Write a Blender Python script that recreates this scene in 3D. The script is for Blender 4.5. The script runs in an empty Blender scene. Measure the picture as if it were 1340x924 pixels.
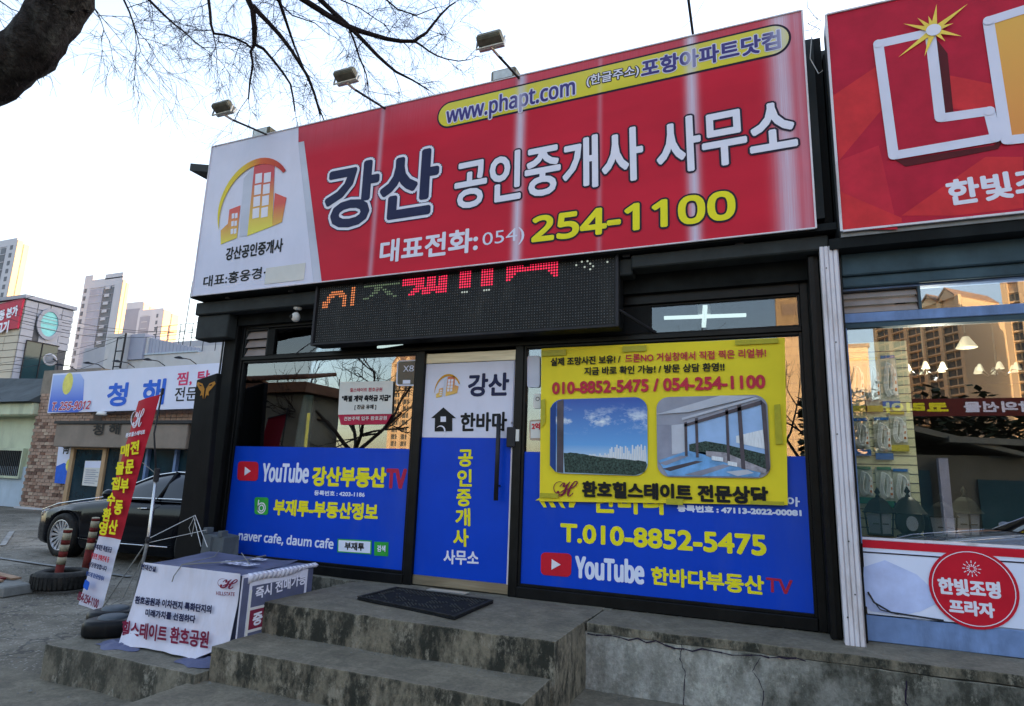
import bpy, bmesh, math, random, os
from mathutils import Vector, Matrix, noise
random.seed(7)
SC=bpy.context.scene; COL=SC.collection
# ---------------- camera ----------------
CF=819.6365762370821
CL=[0.0, -4.999816236148185, 0.9445949846149434]
CR=[0.9223901786022771, 0.384774533853805, 0.03383661501460007]
CU=[0.04460677965617382, -0.1931264276788197, 0.9801593840497183]
CFW=[-0.3836751146826762, 0.9025800468820506, 0.19530147296840997]
cd=bpy.data.cameras.new('camera'); cam=bpy.data.objects.new('camera',cd); COL.objects.link(cam)
cd.sensor_width=36; cd.lens=CF/1340*36; cd.clip_start=.05; cd.clip_end=3000
cam.matrix_world=Matrix(((CR[0],CU[0],-CFW[0],CL[0]),(CR[1],CU[1],-CFW[1],CL[1]),(CR[2],CU[2],-CFW[2],CL[2]),(0,0,0,1)))
SC.camera=cam
# ---------------- light ----------------
SUN_EL=math.radians(7); SUN_AZ=math.radians(34)      # azimuth from +Y towards +X
w=bpy.data.worlds.new('World'); SC.world=w; w.use_nodes=True; nt=w.node_tree
sky=nt.nodes.new('ShaderNodeTexSky'); sky.sky_type='NISHITA'; sky.sun_disc=False
sky.sun_elevation=SUN_EL; sky.sun_rotation=SUN_AZ; sky.air_density=1.0; sky.dust_density=2.0; sky.ozone_density=1.0; sky.altitude=20
bg=nt.nodes['Background']; bg.inputs[1].default_value=.15
# hazy bright winter sky: the clear sky model under a thin even veil, a little warmer and brighter towards the horizon
tcw=nt.nodes.new('ShaderNodeTexCoord'); spw=nt.nodes.new('ShaderNodeSeparateXYZ'); nt.links.new(tcw.outputs['Generated'],spw.inputs[0])
vr=nt.nodes.new('ShaderNodeValToRGB'); nt.links.new(spw.outputs[2],vr.inputs[0])
vr.color_ramp.elements[0].position=0; vr.color_ramp.elements[0].color=(1,.84,.66,1); vr.color_ramp.elements[1].position=.75; vr.color_ramp.elements[1].color=(.46,.57,.84,1)
e_=vr.color_ramp.elements.new(.28); e_.color=(.78,.83,.95,1)
veil=nt.nodes.new('ShaderNodeMix'); veil.data_type='RGBA'; veil.blend_type='ADD'; veil.inputs[0].default_value=1
# hazy air scatters forward: the veil is brighter on the sun's side and dimmer opposite
dt=nt.nodes.new('ShaderNodeVectorMath'); dt.operation='DOT_PRODUCT'; dt.inputs[1].default_value=(math.sin(SUN_AZ),math.cos(SUN_AZ),.1); nt.links.new(tcw.outputs['Generated'],dt.inputs[0])
fw=nt.nodes.new('ShaderNodeMath'); fw.operation='MULTIPLY_ADD'; fw.inputs[1].default_value=1.25; fw.inputs[2].default_value=2.55; nt.links.new(dt.outputs['Value'],fw.inputs[0])
vs_=nt.nodes.new('ShaderNodeVectorMath'); vs_.operation='SCALE'; nt.links.new(fw.outputs[0],vs_.inputs['Scale']); nt.links.new(vr.outputs[0],vs_.inputs[0])
nt.links.new(sky.outputs[0],veil.inputs[6]); nt.links.new(vs_.outputs[0],veil.inputs[7]); nt.links.new(veil.outputs[2],bg.inputs[0])
sl=bpy.data.lights.new('sun','SUN'); so=bpy.data.objects.new('sun',sl); COL.objects.link(so)
sl.energy=5.0; sl.angle=math.radians(.5); sl.color=(1,.66,.36)
sd=Vector((math.sin(SUN_AZ)*math.cos(SUN_EL),math.cos(SUN_AZ)*math.cos(SUN_EL),math.sin(SUN_EL)))
so.rotation_euler=sd.to_track_quat('Z','Y').to_euler()
SC.view_settings.view_transform='Standard'; SC.view_settings.look='None'; SC.view_settings.gamma=1
SC.view_settings.exposure=1.55
SC.cycles.max_bounces=6; SC.cycles.transparent_max_bounces=12
# ---------------- materials ----------------
MATS={}
def L(nt,a,b): nt.links.new(a,b)
def math_n(nt,op,a,b=None,c=None,clamp=False):
    n=nt.nodes.new('ShaderNodeMath'); n.operation=op; n.use_clamp=clamp
    for i,x in enumerate((a,b,c)):
        if x is None: continue
        if hasattr(x,'links'): L(nt,x,n.inputs[i])
        else: n.inputs[i].default_value=x
    return n.outputs[0]
def noise_n(nt,vec,scale,detail=4,rough=.55,stretch=None):
    if stretch:
        mp=nt.nodes.new('ShaderNodeMapping'); mp.inputs['Scale'].default_value=stretch; L(nt,vec,mp.inputs['Vector']); vec=mp.outputs[0]
    n=nt.nodes.new('ShaderNodeTexNoise'); n.inputs['Scale'].default_value=scale; n.inputs['Detail'].default_value=detail; n.inputs['Roughness'].default_value=rough
    L(nt,vec,n.inputs['Vector']); return n.outputs[0]
def ramp_n(nt,f,stops):
    r=nt.nodes.new('ShaderNodeValToRGB'); L(nt,f,r.inputs[0]); cr=r.color_ramp
    cr.elements[0].position,cr.elements[0].color=stops[0][0],(*stops[0][1],1)
    cr.elements[1].position,cr.elements[1].color=stops[-1][0],(*stops[-1][1],1)
    for p,c in stops[1:-1]: e=cr.elements.new(p); e.color=(*c,1)
    return r.outputs[0]
def mix_n(nt,f,a,b,mode='MIX'):
    m=nt.nodes.new('ShaderNodeMix'); m.data_type='RGBA'; m.blend_type=mode
    for i,x in ((0,f),(6,a),(7,b)):
        if hasattr(x,'links'): L(nt,x,m.inputs[i])
        elif i==0: m.inputs[0].default_value=x
        else: m.inputs[i].default_value=(*x,1)
    return m.outputs[2]
def new(name):
    m=bpy.data.materials.new(name); m.use_nodes=True; n=m.node_tree; b=n.nodes['Principled BSDF']
    tc=n.nodes.new('ShaderNodeTexCoord'); MATS[name]=m
    return m,n,b,tc.outputs['Object']
def bump(n,b,h,strength,dist=.01):
    u=n.nodes.new('ShaderNodeBump'); u.inputs['Strength'].default_value=strength; u.inputs['Distance'].default_value=dist
    L(n,h,u.inputs['Height']); L(n,u.outputs[0],b.inputs['Normal'])
def mat(name,col,rough=.6,metal=0,var=.15,vs=6,bs=0,bscale=60,stretch=None,coat=0,emit=0,dirt=None,spec=None):
    m,n,b,oc=new(name); b.inputs['Specular IOR Level'].default_value=(.16 if spec is None else spec)
    f=noise_n(n,oc,vs,5,.6,stretch)
    lo=tuple(c*(1-var) for c in col); hi=tuple(min(1,c*(1+var)) for c in col)
    c=ramp_n(n,f,[(.3,lo),(.7,hi)])
    if dirt:
        g=noise_n(n,oc,dirt[1],6,.7,(1,1,.25)); k=ramp_n(n,g,[(.5,(0,0,0)),(.75,(1,1,1))])
        c=mix_n(n,math_n(n,'MULTIPLY',k,dirt[2]),c,dirt[0])
    L(n,c,b.inputs['Base Color']); b.inputs['Roughness'].default_value=rough; b.inputs['Metallic'].default_value=metal
    b.inputs['Coat Weight'].default_value=coat; b.inputs['Coat Roughness'].default_value=.05
    if bs: bump(n,b,noise_n(n,oc,bscale,4),bs,.004)
    if emit: L(n,c,b.inputs['Emission Color']); b.inputs['Emission Strength'].default_value=emit
    return m
def M(n): return MATS[n]
# sun-faded vinyl of the shop sign: bleached streaks where the strip joints are
def faded(name,col,amt=1.0,bleach=(.62,.60,.74)):
    m,n,b,oc=new(name)
    geo=n.nodes.new('ShaderNodeNewGeometry'); sp=n.nodes.new('ShaderNodeSeparateXYZ'); L(n,geo.outputs['Position'],sp.inputs[0])
    x,z=sp.outputs[0],sp.outputs[2]
    wob=noise_n(n,geo.outputs['Position'],2.2,3,.6,(.3,1,1)); fine=noise_n(n,geo.outputs['Position'],5,6,.7,(30,1,.35))
    tot=None
    for x0,wd,a,zb in STREAKS:
        d=math_n(n,'DIVIDE',math_n(n,'SUBTRACT',x,x0),wd); g=math_n(n,'POWER',2.718,math_n(n,'MULTIPLY',math_n(n,'MULTIPLY',d,d),-1.0))
        h=math_n(n,'MULTIPLY',g,a)
        if zb: h=math_n(n,'MULTIPLY',h,math_n(n,'SUBTRACT',1.0,math_n(n,'DIVIDE',math_n(n,'SUBTRACT',z,3.55),zb),None,True))
        tot=h if tot is None else math_n(n,'MAXIMUM',tot,h)
    tot=math_n(n,'MULTIPLY',tot,math_n(n,'ADD',.30,math_n(n,'MULTIPLY',fine,1.25)),None,True)
    top=math_n(n,'MULTIPLY',math_n(n,'SUBTRACT',z,4.1),.55,None,True); top=math_n(n,'MULTIPLY',top,fine)
    tot=math_n(n,'MULTIPLY',math_n(n,'ADD',tot,top,None,True),amt,None,True)
    base=ramp_n(n,wob,[(.3,tuple(c*.86 for c in col)),(.7,tuple(min(1,c*1.1) for c in col))])
    L(n,mix_n(n,tot,base,bleach),b.inputs['Base Color']); b.inputs['Roughness'].default_value=.45; b.inputs['Specular IOR Level'].default_value=.15
    bump(n,b,noise_n(n,geo.outputs['Position'],1.1,3,.5),.5,.03)
    return m
STREAKS=[(-1.961,.040,.85,0),(-0.4983,.042,.85,0),(0.1596,.075,.72,0),(-3.432,.025,.38,0),(-1.242,.02,.2,0),(0.2763,.05,.3,0)]
faded('sign_red',(.55,.012,.035)); faded('sign_yellow',(.66,.58,.035),.9,(.62,.62,.66)); faded('sign_faint_navy',(.045,.035,.2),.8,(.5,.5,.68))
faded('sign_grey',(.55,.57,.68),.5)
mat('white_vinyl',(.68,.68,.82),.45,var=.05,vs=2,dirt=((.5,.5,.58),3,.25))
mat('white_ink',(.74,.73,.84),.5,var=.03); mat('navy_ink',(.018,.022,.07),.5,var=.1); mat('black_ink',(.012,.012,.014),.5,var=.1)
mat('dark_line',(.02,.014,.03),.5,var=.1)
mat('film_blue',(.001,.052,.52),.36,var=.09,vs=1.5,bs=.35,bscale=7,dirt=((.05,.10,.42),1.6,.35)); mat('film_yellow',(.80,.72,.02),.5,var=.05); mat('film_red',(.55,.012,.03),.45,var=.08)
mat('film_white',(.7,.75,.93),.45,var=.04,vs=2); mat('film_green',(.03,.33,.05),.5); mat('dull_red',(.42,.02,.06),.5)
mat('poster_yellow',(.80,.655,.028),.5,var=.08,vs=1.6,bs=.35,bscale=3.5); mat('poster_red',(.5,.03,.06),.5)
mat('tape',(.42,.38,.03),.3,var=.12,vs=15)
mat('frame_dark',(.0055,.006,.007),.35,var=.4,vs=9,bs=.1,dirt=((.02,.02,.018),5,.35)); mat('soffit_dark',(.010,.012,.013),.8,var=.5,vs=5)
mat('fascia_grey',(.035,.04,.042),.7,var=.25,vs=5,dirt=((.03,.03,.03),4,.7)); mat('wall_black',(.005,.0055,.006),.6,var=.5,vs=4,bs=.3,dirt=((.016,.014,.013),8,.4))
mat('sign_frame',(.22,.23,.24),.45,.3,var=.2,dirt=((.06,.06,.055),6,.6)); mat('brushed_steel',(.34,.29,.22),.35,.85,var=.2,vs=3,stretch=(1,1,20))
mat('alu_white',(.66,.63,.68),.5,var=.08,vs=3,dirt=((.26,.19,.14),6,.75)); mat('alu_blue',(.17,.26,.48),.45,var=.2,vs=6,dirt=((.06,.08,.12),4,.6)); mat('bluegrey',(.05,.085,.11),.6,var=.3,vs=4)
mat('louver_glass',(.30,.26,.25),.3,var=.15,vs=8); mat('plastic_white',(.7,.7,.68),.4); mat('plastic_black',(.007,.0075,.009),.42,var=.3,vs=20,dirt=((.05,.05,.045),6,.4))
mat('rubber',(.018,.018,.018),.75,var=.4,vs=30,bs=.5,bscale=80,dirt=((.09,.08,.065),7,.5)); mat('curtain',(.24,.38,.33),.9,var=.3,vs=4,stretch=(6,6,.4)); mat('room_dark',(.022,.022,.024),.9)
mat('paper_white',(.66,.65,.62),.7,var=.05); mat('cloth_white',(.66,.66,.78),.75,var=.07,vs=4,dirt=((.42,.36,.34),5,.35)); mat('cloth_navy',(.10,.11,.19),.7,var=.25,vs=5,dirt=((.12,.13,.17),5,.5)); mat('cloth_maroon',(.2,.02,.05),.7)
mat('maroon_ink',(.20,.015,.05),.6); mat('flag_red',(.42,.012,.03),.6,var=.12,vs=2.5); mat('rope',(.6,.6,.6),.8); mat('rope_grey',(.2,.2,.19),.8)
mat('pole_silver',(.55,.56,.58),.3,.8); mat('lamp_grey',(.17,.165,.13),.6,.2,var=.25,vs=25,bs=.2,dirt=((.07,.06,.045),12,.6)); mat('lamp_alu',(.42,.42,.40),.4,.6,var=.15,vs=20)
mat('orange_mark',(.42,.19,.03),.6); mat('grey_plastic',(.09,.105,.12),.6,var=.2); mat('led_off',(.12,.125,.13),.35,var=.5,vs=80); mat('mat_stud',(.045,.047,.05),.9); mat('mat_black',(.012,.013,.015),.95,var=.6,vs=60,bs=.8,bscale=120)
def emis(name,col,s):
    m=bpy.data.materials.new(name); m.use_nodes=True; MATS[name]=m; b=m.node_tree.nodes['Principled BSDF']
    b.inputs['Base Color'].default_value=(*[c*.3 for c in col],1); b.inputs['Emission Color'].default_value=(*col,1); b.inputs['Emission Strength'].default_value=s
emis('led_red',(1,.03,.10),.42); emis('led_orange',(1,.30,.10),.3); emis('led_green',(.30,.42,.25),.12); emis('led_white',(.8,.9,.8),.16); emis('tube_light',(.85,1,.97),.45); emis('lamp_glow',(1,.9,.65),.28)
emis('sticker_print',(.1,.2,.4),0)
mat('car_paint',(.001,.002,.005),.15,var=.2,vs=2,coat=.22,spec=.12); mat('chrome',(.62,.62,.64),.15,1,var=.05); mat('rim_silver',(.6,.6,.62),.28,.6,var=.05); mat('car_glass',(.004,.006,.012),.03,var=.1,spec=.45); mat('silver_paint',(.30,.32,.36),.25,.5,coat=1)
mat('stripe_red',(.14,.02,.018),.7,var=.35,vs=14,dirt=((.06,.05,.04),9,.6)); mat('stripe_cream',(.36,.33,.24),.7,var=.2,vs=14,dirt=((.1,.08,.06),9,.6))
mat('wood_plank',(.30,.19,.12),.7,var=.3,vs=5,stretch=(1,8,8),bs=.3,dirt=((.12,.10,.09),6,.4))
mat('render_green',(.52,.56,.41),.85,var=.12,vs=1.2,bs=.3,dirt=((.2,.22,.18),1.3,.6)); mat('render_blue',(.44,.52,.60),.85,var=.1,vs=1.2,dirt=((.25,.28,.3),1.2,.5)); mat('roof_dark',(.06,.07,.075),.85,var=.3,vs=1.5,bs=.4)
for i,c in enumerate([(.20,.115,.085),(.30,.19,.14),(.38,.26,.20),(.15,.09,.07),(.45,.34,.26)]): mat('brick_%d'%i,c,.85,var=.2,vs=8,bs=.4,bscale=30)
mat('mortar',(.22,.19,.16),.9,var=.15,vs=4); mat('tile_grey',(.36,.37,.43),.55,var=.1,vs=.6,dirt=((.25,.25,.28),.6,.5)); mat('tile_grey_dark',(.31,.32,.38),.55,var=.1,vs=.6); mat('tile_beige',(.52,.47,.39),.6,var=.1,vs=.6,dirt=((.3,.27,.22),.6,.5))
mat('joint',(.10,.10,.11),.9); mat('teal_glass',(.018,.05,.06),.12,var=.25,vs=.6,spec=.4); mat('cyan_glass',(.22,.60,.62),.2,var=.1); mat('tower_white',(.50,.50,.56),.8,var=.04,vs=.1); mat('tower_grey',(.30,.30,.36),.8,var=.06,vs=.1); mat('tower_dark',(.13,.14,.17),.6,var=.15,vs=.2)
mat('tower_blue',(.30,.32,.42),.35,var=.12,vs=.3); mat('tower_glass',(.10,.11,.14),.2,var=.3,vs=.2); mat('render_white',(.50,.50,.52),.85,var=.08,vs=.8,dirt=((.33,.33,.35),.9,.6)); mat('steel_dark',(.03,.03,.035),.5,.3)
mat('rest_trim',(.22,.18,.15),.6,var=.15,vs=2); mat('rest_wood',(.45,.30,.17),.6,var=.2,vs=4,stretch=(6,6,.6)); mat('rest_glass',(.008,.03,.045),.08,var=.5,vs=1.3,spec=.4); mat('rest_sign',(.66,.69,.86),.5,var=.04,vs=1)
mat('rest_blue',(.02,.12,.62),.5); mat('rest_yellow',(.70,.64,.15),.5); mat('pink_ink',(.60,.04,.14),.5)
mat('apt_cream',(.62,.45,.27),.8,var=.04,vs=.1); mat('apt_window',(.10,.10,.09),.3,var=.4,vs=.3); mat('apt_trim',(.30,.19,.12),.8)
mat('bark',(.020,.017,.016),.95,var=.7,vs=12,bs=1,bscale=30,dirt=((.10,.10,.09),7,.7)); M('bark').node_tree.nodes['Bump'].inputs['Distance'].default_value=.03; mat('bark_twig',(.016,.011,.011),.9,var=.3)
mat('hedge',(.022,.034,.016),.8,var=.4,vs=4); mat('slat_wall',(.85,.80,.52),.6,var=.1); mat('pack_clear',(.62,.62,.52),.25,var=.1); mat('pack_blue',(.03,.16,.5),.4); mat('pack_green',(.02,.22,.14),.4); mat('pack_yellow',(.62,.52,.08),.4); mat('cord_white',(.9,.9,.88),.4); mat('cord_orange',(.6,.2,.05),.4); mat('lantern_dark',(.03,.035,.03),.5,.2,var=.3)
mat('gold_print',(.62,.30,.02),.45); mat('red_facet_a',(.44,.010,.035),.45); mat('red_facet_b',(.58,.028,.035),.45); mat('red_facet_c',(.52,.018,.04),.45); mat('shadow_print',(.09,.008,.012),.5); mat('star_yellow',(.85,.62,.10),.5); mat('panel_lilac',(.50,.58,.90),.5); mat('banner_dark',(.10,.015,.012),.6)
def grad(name,c0,c1,z0,z1):     # printed colour gradient (a print, not light)
    m,n,b,oc=new(name); sp=n.nodes.new('ShaderNodeSeparateXYZ'); g=n.nodes.new('ShaderNodeNewGeometry'); L(n,g.outputs['Position'],sp.inputs[0])
    f=math_n(n,'DIVIDE',math_n(n,'SUBTRACT',sp.outputs[2],z0),z1-z0,None,True)
    L(n,ramp_n(n,f,[(0,c0),(.45,tuple((a+c)/2 for a,c in zip(c0,c1))),(1,c1)]),b.inputs['Base Color']); b.inputs['Roughness'].default_value=.45
grad('logo_grad',(.72,.62,.03),(.55,.02,.03),3.382,3.978); grad('logo_grad_door',(.78,.5,.10),(.55,.06,.05),1.653,1.85); grad('logo_grad_low',(.72,.62,.03),(.62,.05,.03),3.28,3.642)
def gradx(name,stops,x0,x1):
    m,n,b,oc=new(name); sp=n.nodes.new('ShaderNodeSeparateXYZ'); g=n.nodes.new('ShaderNodeNewGeometry'); L(n,g.outputs['Position'],sp.inputs[0])
    L(n,ramp_n(n,math_n(n,'DIVIDE',math_n(n,'SUBTRACT',sp.outputs[0],x0),x1-x0,None,True),stops),b.inputs['Base Color']); b.inputs['Roughness'].default_value=.45; b.inputs['Specular IOR Level'].default_value=.15
gradx('arc_grad',[(0,(.72,.60,.04)),(.35,(.70,.50,.04)),(.6,(.66,.12,.03)),(1,(.40,.015,.03))],-5.545,-4.545)
grad('rest_blue_grad',(.01,.10,.62),(.35,.48,.82),2.9,3.9); grad('gold_grad',(.72,.20,.03),(.72,.40,.04),2.9,4.3)
mat('tower_sunlit_tint',(.80,.55,.36),.8,var=.05,vs=.1); mat('house_dark',(.085,.085,.068),.85,var=.2,vs=1); mat('house_trim',(.12,.12,.10),.85,var=.2,vs=1); mat('house_roof',(.10,.055,.035),.85,var=.2,vs=1)
# concrete with moss, runs and chips
def concrete(name,base,dark,light,mossy=.6,bscale=1.0,second=None):
    m,n,b,oc=new(name); g=n.nodes.new('ShaderNodeNewGeometry'); pos=g.outputs['Position']; sp=n.nodes.new('ShaderNodeSeparateXYZ'); L(n,g.outputs['True Normal'],sp.inputs[0])
    vert=math_n(n,'SUBTRACT',1.0,math_n(n,'ABSOLUTE',sp.outputs[2]),None,True)
    big=noise_n(n,pos,2.3,8,.65); runs=noise_n(n,pos,2.6,9,.74,(2.6,2.6,1.3)); fine=noise_n(n,pos,38,6,.7); med=noise_n(n,pos,9,6,.7)
    def colour(base,dark,light,mossy):
        c=ramp_n(n,big,[(.32,tuple(x*.72 for x in base)),(.5,base),(.68,tuple(x*1.25 for x in base))])
        mk=ramp_n(n,runs,[(.44,(1,1,1)),(.58,(0,0,0))]); mk=math_n(n,'MULTIPLY',mk,math_n(n,'ADD',.30,math_n(n,'MULTIPLY',vert,mossy+.1)),None,True); c=mix_n(n,mk,c,dark)
        lk=ramp_n(n,noise_n(n,pos,4.5,9,.78,(1.8,1.8,1.1)),[(.54,(0,0,0)),(.62,(1,1,1))]); lk=math_n(n,'MULTIPLY',lk,math_n(n,'ADD',.22,math_n(n,'MULTIPLY',vert,.55))); c=mix_n(n,lk,c,light); return c
    c=colour(base,dark,light,mossy)
    if second:
        s2_=n.nodes.new('ShaderNodeSeparateXYZ'); L(n,pos,s2_.inputs[0]); k=math_n(n,'ADD',math_n(n,'MULTIPLY',math_n(n,'SUBTRACT',s2_.outputs[0],second[0]),1.6),math_n(n,'MULTIPLY',math_n(n,'SUBTRACT',big,.5),5.0),None,True)
        c=mix_n(n,k,c,colour(*second[1:]))
    c=mix_n(n,.55,c,ramp_n(n,fine,[(.3,(.25,.25,.25)),(.7,(1,1,1))]),'MULTIPLY')
    bv=n.nodes.new('ShaderNodeBevel'); bv.samples=4; bv.inputs['Radius'].default_value=.018; dp=n.nodes.new('ShaderNodeVectorMath'); dp.operation='DOT_PRODUCT'; L(n,bv.outputs[0],dp.inputs[0]); L(n,g.outputs['Normal'],dp.inputs[1])
    eg=ramp_n(n,dp.outputs['Value'],[(.80,(1,1,1)),(.97,(0,0,0))]); eg=math_n(n,'MULTIPLY',eg,ramp_n(n,med,[(.42,(0,0,0)),(.6,(1,1,1))])); c=mix_n(n,math_n(n,'MULTIPLY',eg,.7),c,light)
    L(n,c,b.inputs['Base Color']); b.inputs['Roughness'].default_value=.92
    bump(n,b,math_n(n,'ADD',fine,math_n(n,'MULTIPLY',med,.8)),.55,.012*bscale)
concrete('concrete',(.205,.180,.132),(.022,.023,.016),(.33,.30,.235)); concrete('concrete_light',(.46,.46,.44),(.17,.17,.15),(.5,.5,.46),.25); concrete('concrete_moss',(.20,.182,.14),(.045,.045,.034),(.38,.36,.30),.55)
concrete('ledge_face',(.46,.455,.42),(.17,.17,.14),(.5,.5,.45),.25,1.0,(-.45,(.17,.165,.14),(.045,.045,.034),(.38,.36,.30),.65))
def asphalt():
    m,n,b,oc=new('asphalt'); g=n.nodes.new('ShaderNodeNewGeometry'); pos=g.outputs['Position']
    v=n.nodes.new('ShaderNodeTexVoronoi'); v.inputs['Scale'].default_value=42; L(n,pos,v.inputs['Vector'])
    big=noise_n(n,pos,.55,7,.65); med=noise_n(n,pos,5,7,.7); st=noise_n(n,pos,60,4,.7)
    c=ramp_n(n,big,[(.35,(.090,.078,.058)),(.5,(.150,.132,.100)),(.66,(.27,.245,.20))])
    c=mix_n(n,.8,c,ramp_n(n,med,[(.3,(.42,.42,.42)),(.7,(1,1,1))]),'MULTIPLY')
    ag=ramp_n(n,v.outputs['Color'],[(.62,(0,0,0)),(.75,(1,1,1))]); ag=math_n(n,'MULTIPLY',ag,ramp_n(n,v.outputs['Distance'],[(.25,(1,1,1)),(.5,(0,0,0))])); c=mix_n(n,math_n(n,'MULTIPLY',ag,.8),c,(.34,.32,.28))
    cr=n.nodes.new('ShaderNodeTexVoronoi'); cr.feature='DISTANCE_TO_EDGE'; cr.inputs['Scale'].default_value=.8
    w2=n.nodes.new('ShaderNodeVectorMath'); w2.operation='ADD'; L(n,pos,w2.inputs[0]); nn=n.nodes.new('ShaderNodeTexNoise'); nn.inputs['Scale'].default_value=3; L(n,pos,nn.inputs['Vector']); L(n,nn.outputs['Color'],w2.inputs[1]); L(n,w2.outputs[0],cr.inputs['Vector'])
    ck=ramp_n(n,cr.outputs['Distance'],[(.006,(1,1,1)),(.016,(0,0,0))]); c=mix_n(n,math_n(n,'MULTIPLY',ck,.7),c,(.02,.02,.02))
    L(n,c,b.inputs['Base Color']); b.inputs['Roughness'].default_value=.9
    bump(n,b,math_n(n,'ADD',math_n(n,'MULTIPLY',v.outputs['Distance'],.7),st),.8,.012)
asphalt()
mat('line_paint',(.24,.24,.23),.8,var=.35,vs=5,dirt=((.12,.12,.12),4,1.0)); mat('kerb',(.16,.16,.15),.9,var=.3,vs=5,bs=.5); mat('far_ground',(.08,.085,.07),.95)
def pane_mat(name,refl,tint,rough=0):
    m=bpy.data.materials.new(name); m.use_nodes=True; MATS[name]=m; n=m.node_tree; n.nodes.clear()
    out=n.nodes.new('ShaderNodeOutputMaterial'); gl=n.nodes.new('ShaderNodeBsdfGlossy'); gl.inputs['Roughness'].default_value=rough; gl.inputs['Color'].default_value=(.86,.90,1,1)
    tr=n.nodes.new('ShaderNodeBsdfTransparent'); tr.inputs['Color'].default_value=(*tint,1); fr=n.nodes.new('ShaderNodeFresnel'); fr.inputs['IOR'].default_value=1.5
    geo=n.nodes.new('ShaderNodeNewGeometry'); nz=noise_n(n,geo.outputs['Position'],1.3,2,.5); bp=n.nodes.new('ShaderNodeBump'); bp.inputs['Strength'].default_value=.008; bp.inputs['Distance'].default_value=.02; L(n,nz,bp.inputs['Height']); L(n,bp.outputs[0],gl.inputs['Normal'])
    f=math_n(n,'ADD',fr.outputs[0],refl,None,True); mx=n.nodes.new('ShaderNodeMixShader'); L(n,f,mx.inputs[0]); L(n,tr.outputs[0],mx.inputs[1]); L(n,gl.outputs[0],mx.inputs[2]); L(n,mx.outputs[0],out.inputs[0])
pane_mat('pane',.12,(.8,.84,.84)); pane_mat('pane_low',.03,(.8,.84,.84)); pane_mat('pane_shop',.17,(.93,.95,.92)); pane_mat('pane_dark',.1,(.1,.1,.1))
def photo_sea():
    m,n,b,oc=new('photo_sky_view'); g=n.nodes.new('ShaderNodeNewGeometry'); sp=n.nodes.new('ShaderNodeSeparateXYZ'); L(n,g.outputs['Position'],sp.inputs[0])
    z0=0.988; z1=1.618
    f=math_n(n,'DIVIDE',math_n(n,'SUBTRACT',sp.outputs[2],z0),z1-z0)
    c=ramp_n(n,f,[(.22,(.42,.60,.80)),(.38,(.10,.34,.74)),(.95,(.004,.07,.40))])
    cl=noise_n(n,g.outputs['Position'],5,8,.7,(1,1,2.0)); k=math_n(n,'MULTIPLY',ramp_n(n,cl,[(.50,(0,0,0)),(.64,(1,1,1))]),ramp_n(n,f,[(.50,(0,0,0)),(.68,(1,1,1)),(.92,(0,0,0))])); c=mix_n(n,k,c,(.75,.82,.9))
    L(n,c,b.inputs['Base Color']); b.inputs['Roughness'].default_value=.35
photo_sea()
mat('photo_tree',(.04,.065,.055),.5,var=.95,vs=70); mat('photo_city',(.74,.77,.82),.5,var=.15,vs=50,stretch=(4,1,.3)); mat('photo_ceiling',(.30,.31,.38),.5,var=.15,vs=4); mat('photo_wall',(.27,.28,.36),.5,var=.2,vs=6); mat('photo_wall_light',(.50,.52,.60),.5,var=.1,vs=6); mat('photo_frame',(.09,.075,.09),.5,var=.3); mat('photo_sky2',(.32,.48,.76),.5,var=.15,vs=5); mat('photo_floor',(.16,.36,.66),.4,var=.35,vs=9); mat('photo_sill',(.34,.32,.36),.5,var=.3,vs=30); mat('photo_blueframe',(.02,.06,.24),.5)
# ---------------- object helpers ----------------
WM={}
def thing(name,label,cat,loc=(0,0,0),group=None,rot=None):
    o=bpy.data.objects.new(name,None); COL.objects.link(o); o.empty_display_size=.1
    m=Matrix.Translation(loc)
    if rot is not None: m=m@Matrix.Rotation(rot,4,'Z')
    o.matrix_world=m; WM[o]=m; o['label']=label; o['category']=cat
    if group: o['group']=group
    return o
def link(name,me,parent=None,m=None):
    o=bpy.data.objects.new(name,me); COL.objects.link(o)
    if parent is not None: o.parent=parent
    if m is not None: o.matrix_basis=m
    WM[o]=(WM[parent] if parent is not None else Matrix())@(m or Matrix())
    return o
def tag(o,label,cat,group=None):
    o['label']=label; o['category']=cat
    if group: o['group']=group
    return o
def kind(o,k): o['kind']=k; return o
def dup(root,delta,label,scale=1):
    r=root.copy(); COL.objects.link(r); r.matrix_world=Matrix.Translation(delta)@WM[root]; WM[r]=Matrix.Translation(delta)@WM[root]; r['label']=label
    for ch in list(root.children):
        c=ch.copy(); COL.objects.link(c); c.parent=r; WM[c]=WM[r]@c.matrix_basis
        for g in list(ch.children):
            d=g.copy(); COL.objects.link(d); d.parent=c
    return r
def frame(name='g'): return name
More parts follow.
